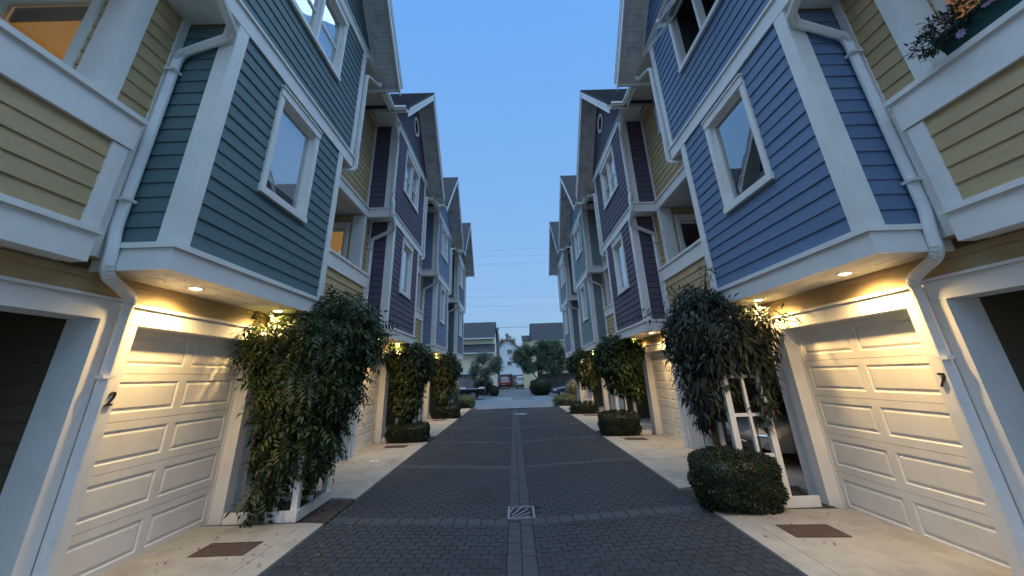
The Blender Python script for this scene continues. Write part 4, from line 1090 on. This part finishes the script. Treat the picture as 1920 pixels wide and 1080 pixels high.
hedge('clipped_bush', (3.35, 20.45, 0.20), (0.60, 0.5, 0.27), 4000, 'low ragged bush before the grey green house', ln=0.07, wd=0.03, loose=0.2)
SG = 'shrubs at the lane end'
hedge('shrub', (-3.10, 26.5, 0.30), (0.55, 0.7, 0.36), 3500, 'low greyish shrub at the lane end near the flatbed truck', mat='dark_tree_leaf', ln=0.08, wd=0.035, boxy=2.4, group=SG, cat='shrub', loose=0.2)
hedge('shrub', (-3.85, 25.6, 0.85), (0.42, 0.5, 0.85), 3500, 'tall loose shrub against the dark slate end house', mat='tree_leaf', ln=0.09, wd=0.04, boxy=2.2, group=SG, cat='shrub', loose=0.3)
hedge('shrub', (3.15, 25.9, 0.25), (0.68, 0.7, 0.30), 3500, 'low spreading brownish shrub beside the navy car', mat='dark_tree_leaf', ln=0.08, wd=0.035, boxy=2.4, group=SG, cat='shrub', loose=0.3)
hedge('shrub', (3.75, 26.8, 0.6), (0.38, 0.5, 0.65), 2500, 'upright green shrub in front of the navy car', mat='tree_leaf', ln=0.09, wd=0.04, boxy=2.2, group=SG, cat='shrub', loose=0.3)

# fallen leaves and crumbs
def litter(name, areas, lab):
    P, D, U, LN, WD = [], [], [], [], []
    for x0, x1, y0_, y1_, z, n in areas:
        for i in range(n):
            P.append((rnd.uniform(x0, x1), rnd.uniform(y0_, y1_), z + 0.004)); a = rnd.uniform(0, 6.3); D.append((math.cos(a), math.sin(a), rnd.uniform(0, 0.3))); U.append((rnd.uniform(-.4, .4), rnd.uniform(-.4, .4), 1)); l = rnd.uniform(0.02, 0.055); LN.append(l); WD.append(l * 0.5)
    V, F_ = leaf_arrays(np.array(P), np.array(D), np.array(U, float), np.array(LN), np.array(WD))
    o = link(name, tri_mesh(name, V, F_, 'dry_leaf', nrnd.uniform(0, 0.9, len(P)))); tag(o, lab, 'leaf litter', kind='stuff')
litter('fallen_leaves', [(-4.1, -2.7, 5.0, 6.3, 0.03, 38), (-3.1, -2.55, 6.25, 7.0, -0.01, 60), (-2.6, -2.0, 4.8, 7.0, -0.01, 22), (2.7, 4.1, 5.0, 6.1, 0.015, 24), (-2.4, 2.4, 4.6, 9.0, -0.075, 26), (-4.0, -2.8, 9.6, 10.6, 0.03, 30), (2.8, 4.2, 9.4, 12.5, 0.0, 40)], 'dry fallen leaves scattered over aprons, beds and lane edge')

# ------------------------------------------------------------------ flower box on the right parapet
fb_ = empty('flower_box', (4.12 + 0.03, 2.35, 4.39)); tag(fb_, 'teal plastic flower box with mauve flowers on the white parapet above number 7', 'flower box')
mb = MB()
for (y0_, y1_) in ((-0.42, 0.42),):
    mb.rings([[(-0.08, y0_ + 0.03, 0), (0.08, y0_ + 0.03, 0), (0.08, y1_ - 0.03, 0), (-0.08, y1_ - 0.03, 0)], [(-0.10, y0_, 0.20), (0.10, y0_, 0.20), (0.10, y1_, 0.20), (-0.10, y1_, 0.20)]], cap=True)
    mb.box(-0.115, 0.115, y0_ - 0.012, y1_ + 0.012, 0.185, 0.215)
mb.build('trough', 'teal_plastic', fb_)
leaf_cloud(fb_, 'foliage', [(4.12, 2.35, 4.66, 0.16, 0.40, 0.14), (4.05, 2.65, 4.62, 0.16, 0.18, 0.14), (3.98, 2.75, 4.56, 0.10, 0.16, 0.10)], 1500, 'clematis_leaf', 0.055, 0.018, droop=0.2, jit=0.7, inner=0.2)
p_f, n_f = sample_shell([(4.06, 2.4, 4.66, 0.18, 0.36, 0.16), (4.0, 2.2, 4.6, 0.14, 0.3, 0.14)], 15, 0.9)
for i in range(len(p_f)):
    c0 = p_f[i] - np.array(fb_.location)
    a = np.arange(7) * 2 * math.pi / 7; dd = np.stack([np.cos(a), np.sin(a), 0.3 + 0 * a], 1)
    V, F_ = leaf_arrays(np.repeat(c0[None], 7, 0), dd, np.tile([[0, 0, 1.0]], (7, 1)), np.full(7, 0.034), np.full(7, 0.024))
    link('flower', tri_mesh('flower', V, F_, 'petal', nrnd.uniform(0, 0.9, 7)), fb_)
V, F_ = leaf_arrays(np.repeat(np.array([[-0.27, 0.11, -0.02]]), 8, 0), np.stack([np.zeros(8) - 0.3, np.cos(np.arange(8) * 0.785), np.sin(np.arange(8) * 0.785)], 1), np.tile([[-1.0, 0, 0.2]], (8, 1)), np.full(8, 0.045), np.full(8, 0.034))
link('flower', tri_mesh('flower', V, F_, 'petal', nrnd.uniform(0, 0.4, 8)), fb_)

# ------------------------------------------------------------------ vehicles (x = forward, y = left)
def wheel(root, x, y, r, w=0.2):
    t = MB(); N_ = 20
    sec = [(r * 0.62, -w / 2), (r * 0.93, -w / 2), (r, -w / 2 + 0.03), (r, w / 2 - 0.03), (r * 0.93, w / 2), (r * 0.62, w / 2)]
    rings = [[(x + math.cos(a) * q, y + d, r + math.sin(a) * q) for q, d in sec] for a in [2 * math.pi * i / N_ for i in range(N_)]]
    rings.append(rings[0]); t.rings(rings, cap=False)
    wh = t.build('wheel', 'rubber', root, smooth=True)
    sd = 1 if y > 0 else -1
    rim = MB()
    for i in range(5):
        a = 2 * math.pi * i / 5
        ca, sa = math.cos(a), math.sin(a); p = lambda q, b_: (x + ca * q - sa * b_, y + sd * (w / 2 - 0.02), r + sa * q + ca * b_)
        rim.prism([p(0.02, -0.035), p(r * 0.6, -0.028), p(r * 0.6, 0.028), p(0.02, 0.035)], (0, -sd * 0.03, 0))
    N2 = 20
    for i in range(N2):
        a0, a1 = 2 * math.pi * i / N2, 2 * math.pi * (i + 1) / N2
        rim.prism([(x + math.cos(a) * q, y + sd * (w / 2 - 0.015), r + math.sin(a) * q) for a, q in ((a0, r * 0.55), (a0, r * 0.66), (a1, r * 0.66), (a1, r * 0.55))], (0, -sd * 0.05, 0))
    rim.build('rim', 'alloy', wh)
    hb = MB(); hb.prism([(x + math.cos(2 * math.pi * i / 20) * r * 0.56, y + sd * (w / 2 - 0.07), r + math.sin(2 * math.pi * i / 20) * r * 0.56) for i in range(20)], (0, -sd * 0.02, 0)); hb.build('brake_disc', 'black_plastic', wh)
def rsec(x, hw, z0, z1, tuck=0.08, top=0.06):
    """one cross-section of a body: rounded"""
    return [(x, -hw + tuck, z0), (x, hw - tuck, z0), (x, hw - 0.01, z0 + 0.12), (x, hw, (z0 + z1) / 2), (x, hw - 0.02, z1 - 0.12), (x, hw - top - 0.03, z1), (x, -hw + top + 0.03, z1), (x, -hw + 0.02, z1 - 0.12), (x, -hw, (z0 + z1) / 2), (x, -hw + 0.01, z0 + 0.12)]
def car(name, loc, rz, paint, lab, L_=4.4, hw=0.91, H_=1.62, suv=True, group=None, plate=True):
    r = empty(name, loc, rz); tag(r, lab, 'car', group)
    hl = L_ / 2; zb = 0.98 if suv else 0.90; zh = 0.96 if suv else 0.82
    body = MB()
    st_ = [(-hl, hw - 0.14, 0.42, zb - 0.12), (-hl + 0.06, hw - 0.06, 0.34, zb - 0.02), (-hl + 0.35, hw, 0.28, zb), (-hl * 0.45, hw, 0.26, zb), (0.2, hw, 0.26, zb - 0.01), (hl * 0.42, hw, 0.26, zh + 0.02), (hl * 0.75, hw - 0.02, 0.26, zh - 0.06), (hl - 0.22, hw - 0.07, 0.27, zh - 0.16), (hl - 0.05, hw - 0.18, 0.34, zh - 0.30), (hl, hw - 0.30, 0.42, zh - 0.40)]
    body.rings([rsec(*q) for q in st_]); body.build('body', paint, r, smooth=False)
    gh = MB(); rw = hw - 0.20
    b0, b1, t0, t1 = (-hl + 0.22, hl * 0.44, -hl + 0.55, hl * 0.02) if suv else (-hl + 0.55, hl * 0.44, -hl + 1.15, -0.05)
    gh.rings([[(b0, -hw + 0.06, zb), (b1, -hw + 0.08, zh), (b1, hw - 0.08, zh), (b0, hw - 0.06, zb)], [(t0 - 0.06, -rw, H_ - 0.07), (t1 + 0.05, -rw, H_ - 0.07), (t1 + 0.05, rw, H_ - 0.07), (t0 - 0.06, rw, H_ - 0.07)]]); gh.build('window_glass', 'dark_glass', r)
    rf = MB(); rf.rings([[(t0 - 0.10, -rw - 0.01, H_ - 0.075), (t1 + 0.08, -rw - 0.01, H_ - 0.075), (t1 + 0.08, rw + 0.01, H_ - 0.075), (t0 - 0.10, rw + 0.01, H_ - 0.075)], [(t0 + 0.05, -rw + 0.08, H_), (t1 - 0.12, -rw + 0.08, H_ - 0.005), (t1 - 0.12, rw - 0.08, H_ - 0.005), (t0 + 0.05, rw - 0.08, H_)]])
    for sy in (-1, 1):
        y0_ = sy * (hw - 0.055); y1_ = sy * (rw + 0.005)
        for (xa, xt) in ((b0, t0 - 0.06), (b1, t1 + 0.05), ((b0 + b1) * 0.5 - 0.15, (t0 + t1) * 0.5 - 0.12)):
            rf.tube([(xa, y0_, zb - 0.01), (xt, y1_, H_ - 0.06)], 0.035, 6)
    rf.build('roof', paint, r)
    for sx in (-1, 1):
        for sy in (-1, 1): wheel(r, sx * hl * 0.61, sy * (hw - 0.10), 0.33)
    for sy in (-1, 1):
        a = MB(); a.box(hl - 0.32, hl - 0.12, sy * (hw - 0.30), sy * (hw - 0.07), zh - 0.30, zh - 0.17); a.build('headlight', 'lamp_clear', r)
        a = MB(); a.box(-hl - 0.012, -hl + 0.14, sy * (hw - 0.34), sy * (hw - 0.065), zb - 0.30, zb - 0.14); a.build('taillight', 'tail_red', r)
        a = MB(); a.box(hl * 0.36, hl * 0.44, sy * (hw + 0.0), sy * (hw + 0.17), zb + 0.02, zb + 0.15); a.build('mirror', paint, r)
    a = MB(); a.box(-hl - 0.03, -hl + 0.3, -hw + 0.12, hw - 0.12, 0.30, 0.50); a.build('rear_bumper', 'black_plastic', r)
    a = MB(); a.box(hl - 0.25, hl + 0.015, -hw + 0.34, hw - 0.34, 0.30, 0.44); a.build('front_grille', 'black_plastic', r)
    if plate: a = MB(); a.box(-hl - 0.036, -hl - 0.01, -0.16, 0.16, 0.56, 0.66); a.build('licence_plate', 'plate_white', r)
    return r
car('red_suv', (-1.50, 64.0, -0.015), math.radians(90), 'red_paint', 'red hatchback seen from behind by the brown fence at the end', group='cars parked by the far fence')
car('white_suv', (1.22, 63.9, -0.015), math.radians(90), 'car_white', 'white hatchback seen from behind by the grey fence at the end', group='cars parked by the far fence')
car('navy_car', (5.45, 36.4, -0.03), math.radians(180), 'navy_paint', 'navy car nosing out from behind the row beside the round bush', suv=False, H_=1.45)
# silver car in the carport behind the right trellis: nose to the lane, chrome strips on its bumper
sc_ = car('silver_car', (7.10, 9.35, -0.04), math.radians(180), 'silver_paint', 'silver car parked in the dark carport behind the white trellis', suv=False, H_=1.45, L_=4.5)
for z, x_ in ((0.40, 2.22), (0.54, 2.245)):
    a = MB(); a.sweep([(x_ - 0.12, -0.72, z), (x_ + 0.0, -0.5, z), (x_ + 0.03, 0, z), (x_ + 0.0, 0.5, z), (x_ - 0.12, 0.72, z)], rrect(0.05, 0.05, 0.01)); a.build('bumper_strip', 'chrome', sc_)
# flatbed truck
tr_ = empty('flatbed_truck', (-5.6, 36.6, -0.03), math.radians(180)); tag(tr_, 'black flatbed truck with pale timber deck parked at the lane end', 'truck')
b_ = MB(); b_.box(-3.1, 0.3, -0.95, 0.95, 0.74, 0.80); b_.build('deck_frame', 'truck_black', tr_)
for i in range(10): b_ = MB(); b_.box(-3.1, 0.3, -0.95 + i * 0.19 + 0.004, -0.95 + (i + 1) * 0.19 - 0.004, 0.801, 0.85); b_.build('deck_plank', 'deck_wood', tr_)
b_ = MB(); b_.box(-3.12, -3.06, -0.97, 0.97, 0.60, 0.86); b_.box(-3.06, 0.3, 0.952, 0.985, 0.72, 0.86); b_.box(-3.06, 0.3, -0.985, -0.952, 0.72, 0.86); b_.build('side_rail', 'truck_black', tr_)
b_ = MB(); b_.box(-2.95, 2.2, -0.45, 0.45, 0.42, 0.74); b_.box(-3.0, -2.85, -0.9, 0.9, 0.35, 0.50); b_.box(-1.5, -0.6, 0.5, 0.9, 0.35, 0.70); b_.build('chassis', 'truck_black', tr_)
c_ = MB(); c_.rings([rsec(0.45, 0.90, 0.45, 1.25), rsec(1.9, 0.92, 0.42, 1.25), rsec(2.1, 0.92, 0.42, 1.18), rsec(3.0, 0.88, 0.42, 1.08), rsec(3.15, 0.80, 0.50, 0.95)]); c_.build('cab', 'truck_black', tr_)
c_ = MB(); c_.rings([[(0.5, -0.82, 1.24), (2.1, -0.82, 1.18), (2.1, 0.82, 1.18), (0.5, 0.82, 1.24)], [(0.58, -0.68, 1.82), (1.45, -0.68, 1.82), (1.45, 0.68, 1.82), (0.58, 0.68, 1.82)]]); c_.build('cab_window', 'dark_glass', tr_)
c_ = MB(); c_.rings([[(0.52, -0.70, 1.81), (1.5, -0.70, 1.81), (1.5, 0.70, 1.81), (0.52, 0.70, 1.81)], [(0.62, -0.6, 1.88), (1.35, -0.6, 1.88), (1.35, 0.6, 1.88), (0.62, 0.6, 1.88)]]); c_.build('cab_roof', 'truck_black', tr_)
for x_ in (-2.1, 2.45):
    for y_ in (-0.80, 0.80): wheel(tr_, x_, y_, 0.36, 0.26)
for sy in (-1, 1):
    a = MB(); a.box(-3.135, -3.12, sy * 0.65, sy * 0.85, 0.62, 0.70); a.build('taillight', 'tail_red', tr_)
    a = MB(); a.box(1.85, 1.95, sy * 0.93, sy * 1.12, 1.2, 1.45); a.build('mirror', 'truck_black', tr_)
def crate(x, y, z, w, d, h_, lab):
    r = empty('tool_box', (x, y, z)); tag(r, lab, 'box')
    a = MB(); a.box(-w / 2, w / 2, -d / 2, d / 2, 0, h_ * 0.8); a.build('box_body', 'plate_white', r)
    a = MB(); a.box(-w / 2 - 0.01, w / 2 + 0.01, -d / 2 - 0.01, d / 2 + 0.01, h_ * 0.8 + 0.002, h_); a.build('lid', 'plate_white', r)
crate(-2.85, 36.9, 0.822, 0.45, 0.4, 0.10, 'thin white box on the tail end of the truck deck')
crate(-4.45, 36.4, 0.822, 0.42, 0.4, 0.14, 'pale box on the truck deck near the cab end')

# ------------------------------------------------------------------ background houses
def bwin(parent, x, y, z, w, h_, mat='dark_glass'):
    f = MB(); t = 0.09
    f.box(x - w / 2 - t, x + w / 2 + t, y - 0.05, y - 0.002, z + h_, z + h_ + t); f.box(x - w / 2 - t, x + w / 2 + t, y - 0.05, y - 0.002, z - t, z); f.box(x - w / 2 - t, x - w / 2, y - 0.05, y - 0.002, z, z + h_); f.box(x + w / 2, x + w / 2 + t, y - 0.05, y - 0.002, z, z + h_)
    f.box(x - 0.03, x + 0.03, y - 0.045, y - 0.012, z, z + h_)
    wi = f.build('window', 'white_paint', parent)
    g_ = MB(); g_.box(x - w / 2, x + w / 2, y - 0.011, y - 0.003, z, z + h_); g_.build('pane', mat, wi)
def lap_wall(parent, mat, x0, x1, y, z0, z1, e=0.2):
    m_ = MB(); z = z0
    while z < z1:
        zt = min(z + e, z1); m_.prism([(x0, y, z), (x0, y - 0.03, z), (x0, y - 0.008, zt), (x0, y, zt)], (x1 - x0, 0, 0)); z = zt
    o = m_.build('siding_boards', mat, parent); o['kind'] = 'stuff'
def slope_roof(parent, x0, x1, ya, za, yb, zb, rows=14, nm='roof'):
    m_ = MB()
    for i in range(rows):
        p, q = i / rows, (i + 1) / rows
        m_.prism([(x0, ya + (yb - ya) * p, za + (zb - za) * p - 0.10), (x0, ya + (yb - ya) * p, za + (zb - za) * p + 0.012), (x0, ya + (yb - ya) * q, za + (zb - za) * q), (x0, ya + (yb - ya) * q, za + (zb - za) * q - 0.10)], (x1 - x0, 0, 0))
    return m_.build(nm, 'shingle', parent)
# beige house, two tiers of roof
hb = empty('house', (-8, 50, 0)); tag(hb, 'pale beige house with two tiers of dark roof behind the truck', 'house', 'houses beyond the cross street')
def loc(o_, r): o_.location = (-r.location.x, -r.location.y, -r.location.z)
class Sub:
    pass
def bgpart(mb, name, mat, r, **k):
    o = mb.build(name, mat, r, lambda x, y, z: (x - r.location.x, y - r.location.y, z), **k); return o
w = MB(); w.box(-15, -2.35, 50.6, 58, 0, 6.30); bgpart(w, 'wall', 'beige_siding', hb)
w = MB(); w.prism([(-2.36, 50.6, 6.29), (-2.36, 58, 6.29), (-2.36, 54.3, 8.6)], (-12, 0, 0)); bgpart(w, 'gable_wall', 'beige_siding', hb)
ho = hb.location
def shifted(fn, r, *a, **k):
    return fn
class Off:
    """builds background pieces in world coordinates under a root"""
    def __init__(s, r): s.r = r; s.e = r
    def lap(s, mat, x0, x1, y, z0, z1, e=0.2): lap_wall(s.r, mat, x0 - s.r.location.x, x1 - s.r.location.x, y - s.r.location.y, z0, z1, e)
    def roof(s, x0, x1, ya, za, yb, zb, rows=14): slope_roof(s.r, x0 - s.r.location.x, x1 - s.r.location.x, ya - s.r.location.y, za, yb - s.r.location.y, zb, rows)
    def win(s, x, y, z, w, h_): bwin(s.r, x - s.r.location.x, y - s.r.location.y, z, w, h_)
    def box(s, name, mat, *b_): mb = MB(); mb.box(*b_); return bgpart(mb, name, mat, s.r)
O = Off(hb)
O.lap('beige_siding', -15, -2.35, 50.6, 5.6, 6.3); O.lap('beige_siding', -15, -2.35, 49.4, 0, 4.5)
O.box('lower_wall', 'beige_siding', -15, -2.35, 49.4, 50.6, 0, 4.55)
O.roof(-15, -2.2, 50.2, 6.30, 54.4, 8.75, 16); O.roof(-15, -2.2, 58.3, 6.30, 54.42, 8.75, 6); O.roof(-15, -2.2, 48.9, 4.50, 50.62, 5.62, 8)
O.box('gutter', 'white_metal', -15, -2.25, 50.05, 50.19, 6.18, 6.30); O.box('gutter', 'white_metal', -15, -2.25, 48.76, 48.89, 4.38, 4.50)
O.box('barge_board', 'white_paint', -2.2, -2.16, 50.2, 50.35, 6.2, 6.6)
O.box('corner_board', 'white_paint', -2.46, -2.33, 49.33, 49.395, 0, 4.4)
O.win(-6.9, 49.4, 2.3, 1.0, 1.2)
hg = empty('house', (-2.2, 60, 0)); tag(hg, 'narrow dark grey house wall showing just behind the beige house', 'house', 'houses beyond the cross street')
O = Off(hg); O.box('wall', 'dark_grey_siding', -4.5, -2.15, 60, 66, 0, 8.1); O.lap('dark_grey_siding', -4.5, -2.15, 59.97, 0, 8.1); O.roof(-4.6, -2.1, 59.9, 8.1, 63, 8.9, 6); O.box('garage_door', 'plate_white', -3.1, -2.3, 59.9, 59.93, 0, 2.0)
hw_ = empty('house', (-0.9, 82, 0)); tag(hw_, 'pale grey gabled house with two small white framed windows behind the parked cars', 'house', 'houses beyond the cross street')
O = Off(hw_)
gm = MB(); gm.prism([(-2.75, 82, 0), (3.6, 82, 0), (3.6, 82, 5.2), (-1.2, 82, 8.75), (-2.75, 82, 7.45)], (0, 9, 0)); bgpart(gm, 'wall', 'pale_grey_siding', hw_)
O.lap('pale_grey_siding', -2.75, 3.6, 81.98, 0, 5.2, 0.22)
rf = MB(); rf.prism([(-1.2, 81.6, 8.75), (-1.2, 81.6, 8.95), (3.8, 81.6, 5.25), (3.8, 81.6, 5.05)], (0, 9.5, 0)); bgpart(rf, 'roof', 'brown_siding', hw_)
rf = MB(); rf.prism([(-1.2, 81.6, 8.75), (-1.2, 81.6, 8.95), (-3.1, 81.6, 7.35), (-3.1, 81.6, 7.15)], (0, 9.5, 0)); bgpart(rf, 'roof', 'brown_siding', hw_)
O.win(-0.65, 81.95, 5.85, 0.85, 0.85); O.win(-0.70, 81.95, 3.70, 0.85, 0.75); O.win(1.6, 81.95, 3.7, 0.9, 0.9)
hr = empty('house', (6, 60, 0)); tag(hr, 'big dark roofed house mostly hidden behind the green tree', 'house', 'houses beyond the cross street')
O = Off(hr); O.box('wall', 'beige_siding', 2.95, 16, 58.2, 66, 0, 6.3); O.lap('beige_siding', 2.95, 16, 58.18, 0, 6.3); O.roof(2.75, 16.2, 57.8, 6.35, 62, 9.3, 18); O.roof(2.75, 16.2, 66.4, 6.35, 62.02, 9.3, 5)
gm = MB(); gm.prism([(2.96, 58.2, 6.3), (2.96, 66, 6.3), (2.96, 62, 9.2)], (0.2, 0, 0)); bgpart(gm, 'gable_wall', 'beige_siding', hr)
O.box('wing_wall', 'beige_siding', 1.5, 2.95, 60, 66, 0, 6.6); O.roof(1.4, 2.95, 59.8, 6.6, 62, 7.5, 8); O.box('gutter', 'white_metal', 2.8, 16, 57.66, 57.79, 6.22, 6.34)
for i in range(5): O.win(4.5 + i * 2.2, 58.15, 3.6, 1.1, 1.2)
# flat grey garden shed with a vent pipe
sh = empty('garden_shed', (-6, 45.5, 0)); tag(sh, 'grey board shed with a white roof edge behind the truck', 'shed')
O = Off(sh)
for i in range(12): O.box('wall_board', 'fence_grey', -6.95 + i * 0.225, -6.95 + i * 0.225 + 0.215, 45.0, 45.05, 0, 2.1)
O.box('wall', 'fence_grey', -6.95, -4.26, 45.051, 47.6, 0, 2.1); O.box('roof', 'dark_grey_siding', -7.1, -4.1, 44.8, 47.8, 2.16, 2.24); O.box('roof_edge', 'white_paint', -7.1, -4.1, 44.76, 44.8, 2.08, 2.22); O.box('vent_pipe', 'black_plastic', -5.75, -5.62, 45.6, 45.73, 2.24, 2.75)
# fences at the end of the driveway
def fence(x0, x1, y, h_, mat, lab, bw=0.15):
    r = empty('board_fence', ((x0 + x1) / 2, y, 0)); tag(r, lab, 'fence', 'board fences beyond the parked cars')
    n_ = int((x1 - x0) / bw); me = None
    mb = MB(); mb.box(0.004, bw - 0.004, -0.012, 0.012, 0.05, h_); me = mb.mesh('board'); me.materials.append(MATS[mat])
    for i in range(n_):
        o = link('board', me, r, (x0 + i * bw - r.location.x, rnd.uniform(-0.004, 0.004), rnd.uniform(-0.01, 0.01)))
    for z in (0.35, h_ - 0.35): mb = MB(); mb.box(x0 - r.location.x, x1 - r.location.x, 0.02, 0.07, z, z + 0.09); mb.build('rail', mat, r)
    for x in (x0, x1): mb = MB(); mb.box(x - r.location.x - 0.06, x - r.location.x + 0.06, -0.03, 0.09, -0.1, h_ + 0.06); mb.build('post', mat, r)
fence(-2.9, -0.30, 67, 2.0, 'fence_brown', 'dark brown board fence behind the red car'); fence(-0.20, 2.7, 67, 1.85, 'fence_grey', 'grey board fence behind the white car'); fence(2.9, 8.5, 46.5, 1.9, 'fence_brown', 'dark brown board fence under the green tree by the round bush')

# ------------------------------------------------------------------ trees
def tree(name, x, y, h_, clumps, mat, lab, n, ln, wd, trunk_r=0.12, limbs=5, lean=0.0, z0=0.0):
    r = empty(name, (x, y, z0)); tag(r, lab, 'tree', 'trees beyond the cross street')
    top = Vector((lean, 0, h_ * 0.72)); f_h = h_ * 0.28
    mb = MB(); mb.tube([(0, 0, -0.1), (lean * 0.2, 0.02, f_h), (lean * 0.6, 0.0, h_ * 0.5), top], trunk_r, 8, trunk_r * 0.3)
    for i in range(limbs):
        c = clumps[i % len(clumps)]
        zz = f_h * (0.75 + 0.9 * i / limbs); p0 = Vector((lean * zz / h_, 0, zz)); p1 = Vector((c[0], c[1], c[2])); mid = (p0 + p1) / 2 + Vector((0, 0, -0.15))
        mb.tube([p0, mid, p1], trunk_r * 0.55, 6, trunk_r * 0.12)
    mb.build('trunk', 'bark', r, smooth=True)
    # crown: leaf tufts clustered in the clumps, with gaps between
    P = []
    for c in clumps:
        m_ = max(6, int(14 * c[3] * c[4]))
        for i in range(m_):
            d = norm(nrnd.normal(size=3)); P.append(np.array(c[:3]) + d * nrnd.random() ** 0.5 * np.array([c[3], c[4], c[5]]))
    P = np.array(P); pick = nrnd.integers(0, len(P), n)
    q = P[pick] + nrnd.normal(size=(n, 3)) * 0.20; d = norm(nrnd.normal(size=(n, 3)) + np.array([0, 0, -0.3])); u = norm(nrnd.normal(size=(n, 3)) + np.array([0, 0, 1.2]))
    tone = np.clip(nrnd.normal(size=len(P)) * 0.22 + 0.4, 0, 1)[pick]
    V, F_ = leaf_arrays(q, d, u, nrnd.uniform(0.7, 1.3, n) * ln, nrnd.uniform(0.7, 1.3, n) * wd)
    o = link('crown', tri_mesh('crown', V, F_, mat, tone), r); o['kind'] = 'stuff'
tree('ornamental_tree', -2.85, 41.5, 4.2, [(-0.9, 0, 2.6, 0.6, 0.6, 0.7), (0.0, 0.2, 3.2, 0.7, 0.7, 0.8), (0.7, 0, 2.7, 0.6, 0.6, 0.7), (-0.4, -0.2, 3.6, 0.5, 0.5, 0.8), (1.1, 0, 2.4, 0.5, 0.5, 0.9), (0.2, 0, 2.2, 0.7, 0.6, 0.5), (-1.2, 0, 2.1, 0.45, 0.5, 0.5), (1.25, 0.2, 3.2, 0.3, 0.4, 0.5)], 'tree_leaf', 'small pale green tree behind the tail of the flatbed truck', 9000, 0.14, 0.075, 0.08, 6, 0.3)
tree('broadleaf_tree', 2.7, 45.5, 6.0, [(-1.6, 0, 3.3, 0.9, 0.8, 0.9), (0, 0.2, 4.4, 1.2, 1.0, 1.0), (1.4, 0, 4.0, 1.1, 1.0, 1.0), (2.6, 0, 3.2, 1.0, 0.9, 1.0), (0.6, -0.3, 3.0, 1.2, 1.0, 0.8), (-0.8, 0, 2.6, 1.1, 0.8, 0.6), (3.6, 0.2, 2.5, 0.8, 0.8, 0.8), (1.7, -0.2, 2.3, 1.2, 0.8, 0.5), (0.9, 0, 5.1, 0.9, 0.7, 0.6), (-1.4, 0, 4.2, 0.7, 0.6, 0.7), (-2.4, 0, 3.6, 0.6, 0.6, 0.6), (2.2, 0, 4.8, 0.8, 0.7, 0.6), (3.4, 0, 3.6, 0.9, 0.8, 0.8), (0.2, -0.3, 3.6, 1.2, 0.8, 0.9), (1.0, -0.5, 4.1, 1.0, 0.7, 0.7)], 'dark_tree_leaf', 'big spreading green tree over the round bush', 30000, 0.17, 0.09, 0.13, 8, 0.2)
tree('maple_tree', -1.3, 92, 10.5, [(-1.0, 0, 8.8, 0.9, 0.9, 1.0), (0.2, 0, 9.8, 0.8, 0.8, 1.0), (1.3, 0, 8.7, 0.9, 0.9, 0.9), (0.1, 0, 8.2, 1.2, 1.0, 0.8), (2.2, 0, 8.0, 0.7, 0.7, 0.7)], 'red_leaf', 'red leaved tree showing above the pale grey gable', 3500, 0.22, 0.13, 0.2, 6)
RB = 'round clipped bushes by the driveway'
hedge('round_bush', (2.55, 39.8, 0.68), (1.02, 0.9, 0.75), 7000, 'large ball of clipped dark bush on the driveway corner', mat='box_leaf', ln=0.09, wd=0.045, boxy=2.2, group=RB)
hedge('round_bush', (-1.95, 41.0, 0.40), (0.42, 0.42, 0.48), 2500, 'small dark clipped bush at the foot of the pale green tree', mat='box_leaf', ln=0.08, wd=0.04, boxy=2.4, group=RB)
hedge('dark_hedge', (-3.2, 43.6, 0.8), (0.9, 0.5, 0.85), 3500, 'dark shaggy hedge between the shed and the pale green tree', mat='box_leaf', ln=0.10, wd=0.05, boxy=3, group=None, cat='hedge', loose=0.2)

# ------------------------------------------------------------------ overhead cables
for zl, zr, yy, lab in ((14.44, 14.60, 40, 'uppermost cable crossing the sky between the roofs'), (13.90, 13.75, 40, 'second cable from the top crossing the sky'), (12.94, 12.98, 40, 'third cable from the top crossing the sky'), (9.48, 9.27, 40, 'fourth cable from the top crossing the sky'), (8.55, 8.45, 40, 'fifth cable from the top, just above the far roofs'), (6.94, 6.84, 45, 'lowest thick cable between the beige house and the dark roof')):
    mb = MB(); sp = 26
    pts = []
    for i in range(17):
        t_ = i / 16; x = -sp + 2 * sp * t_
        za = zl + (zr - zl) * (x + 4) / 8.1; pts.append((x, yy, za + 0.35 * (x / sp) ** 2 * 2 - 0.0))
    mb.tube(pts, 0.0055 if yy == 40 else 0.016, 5)
    o = mb.build('overhead_cable', 'cable'); tag(o, lab, 'cable', 'overhead cables across the lane end')
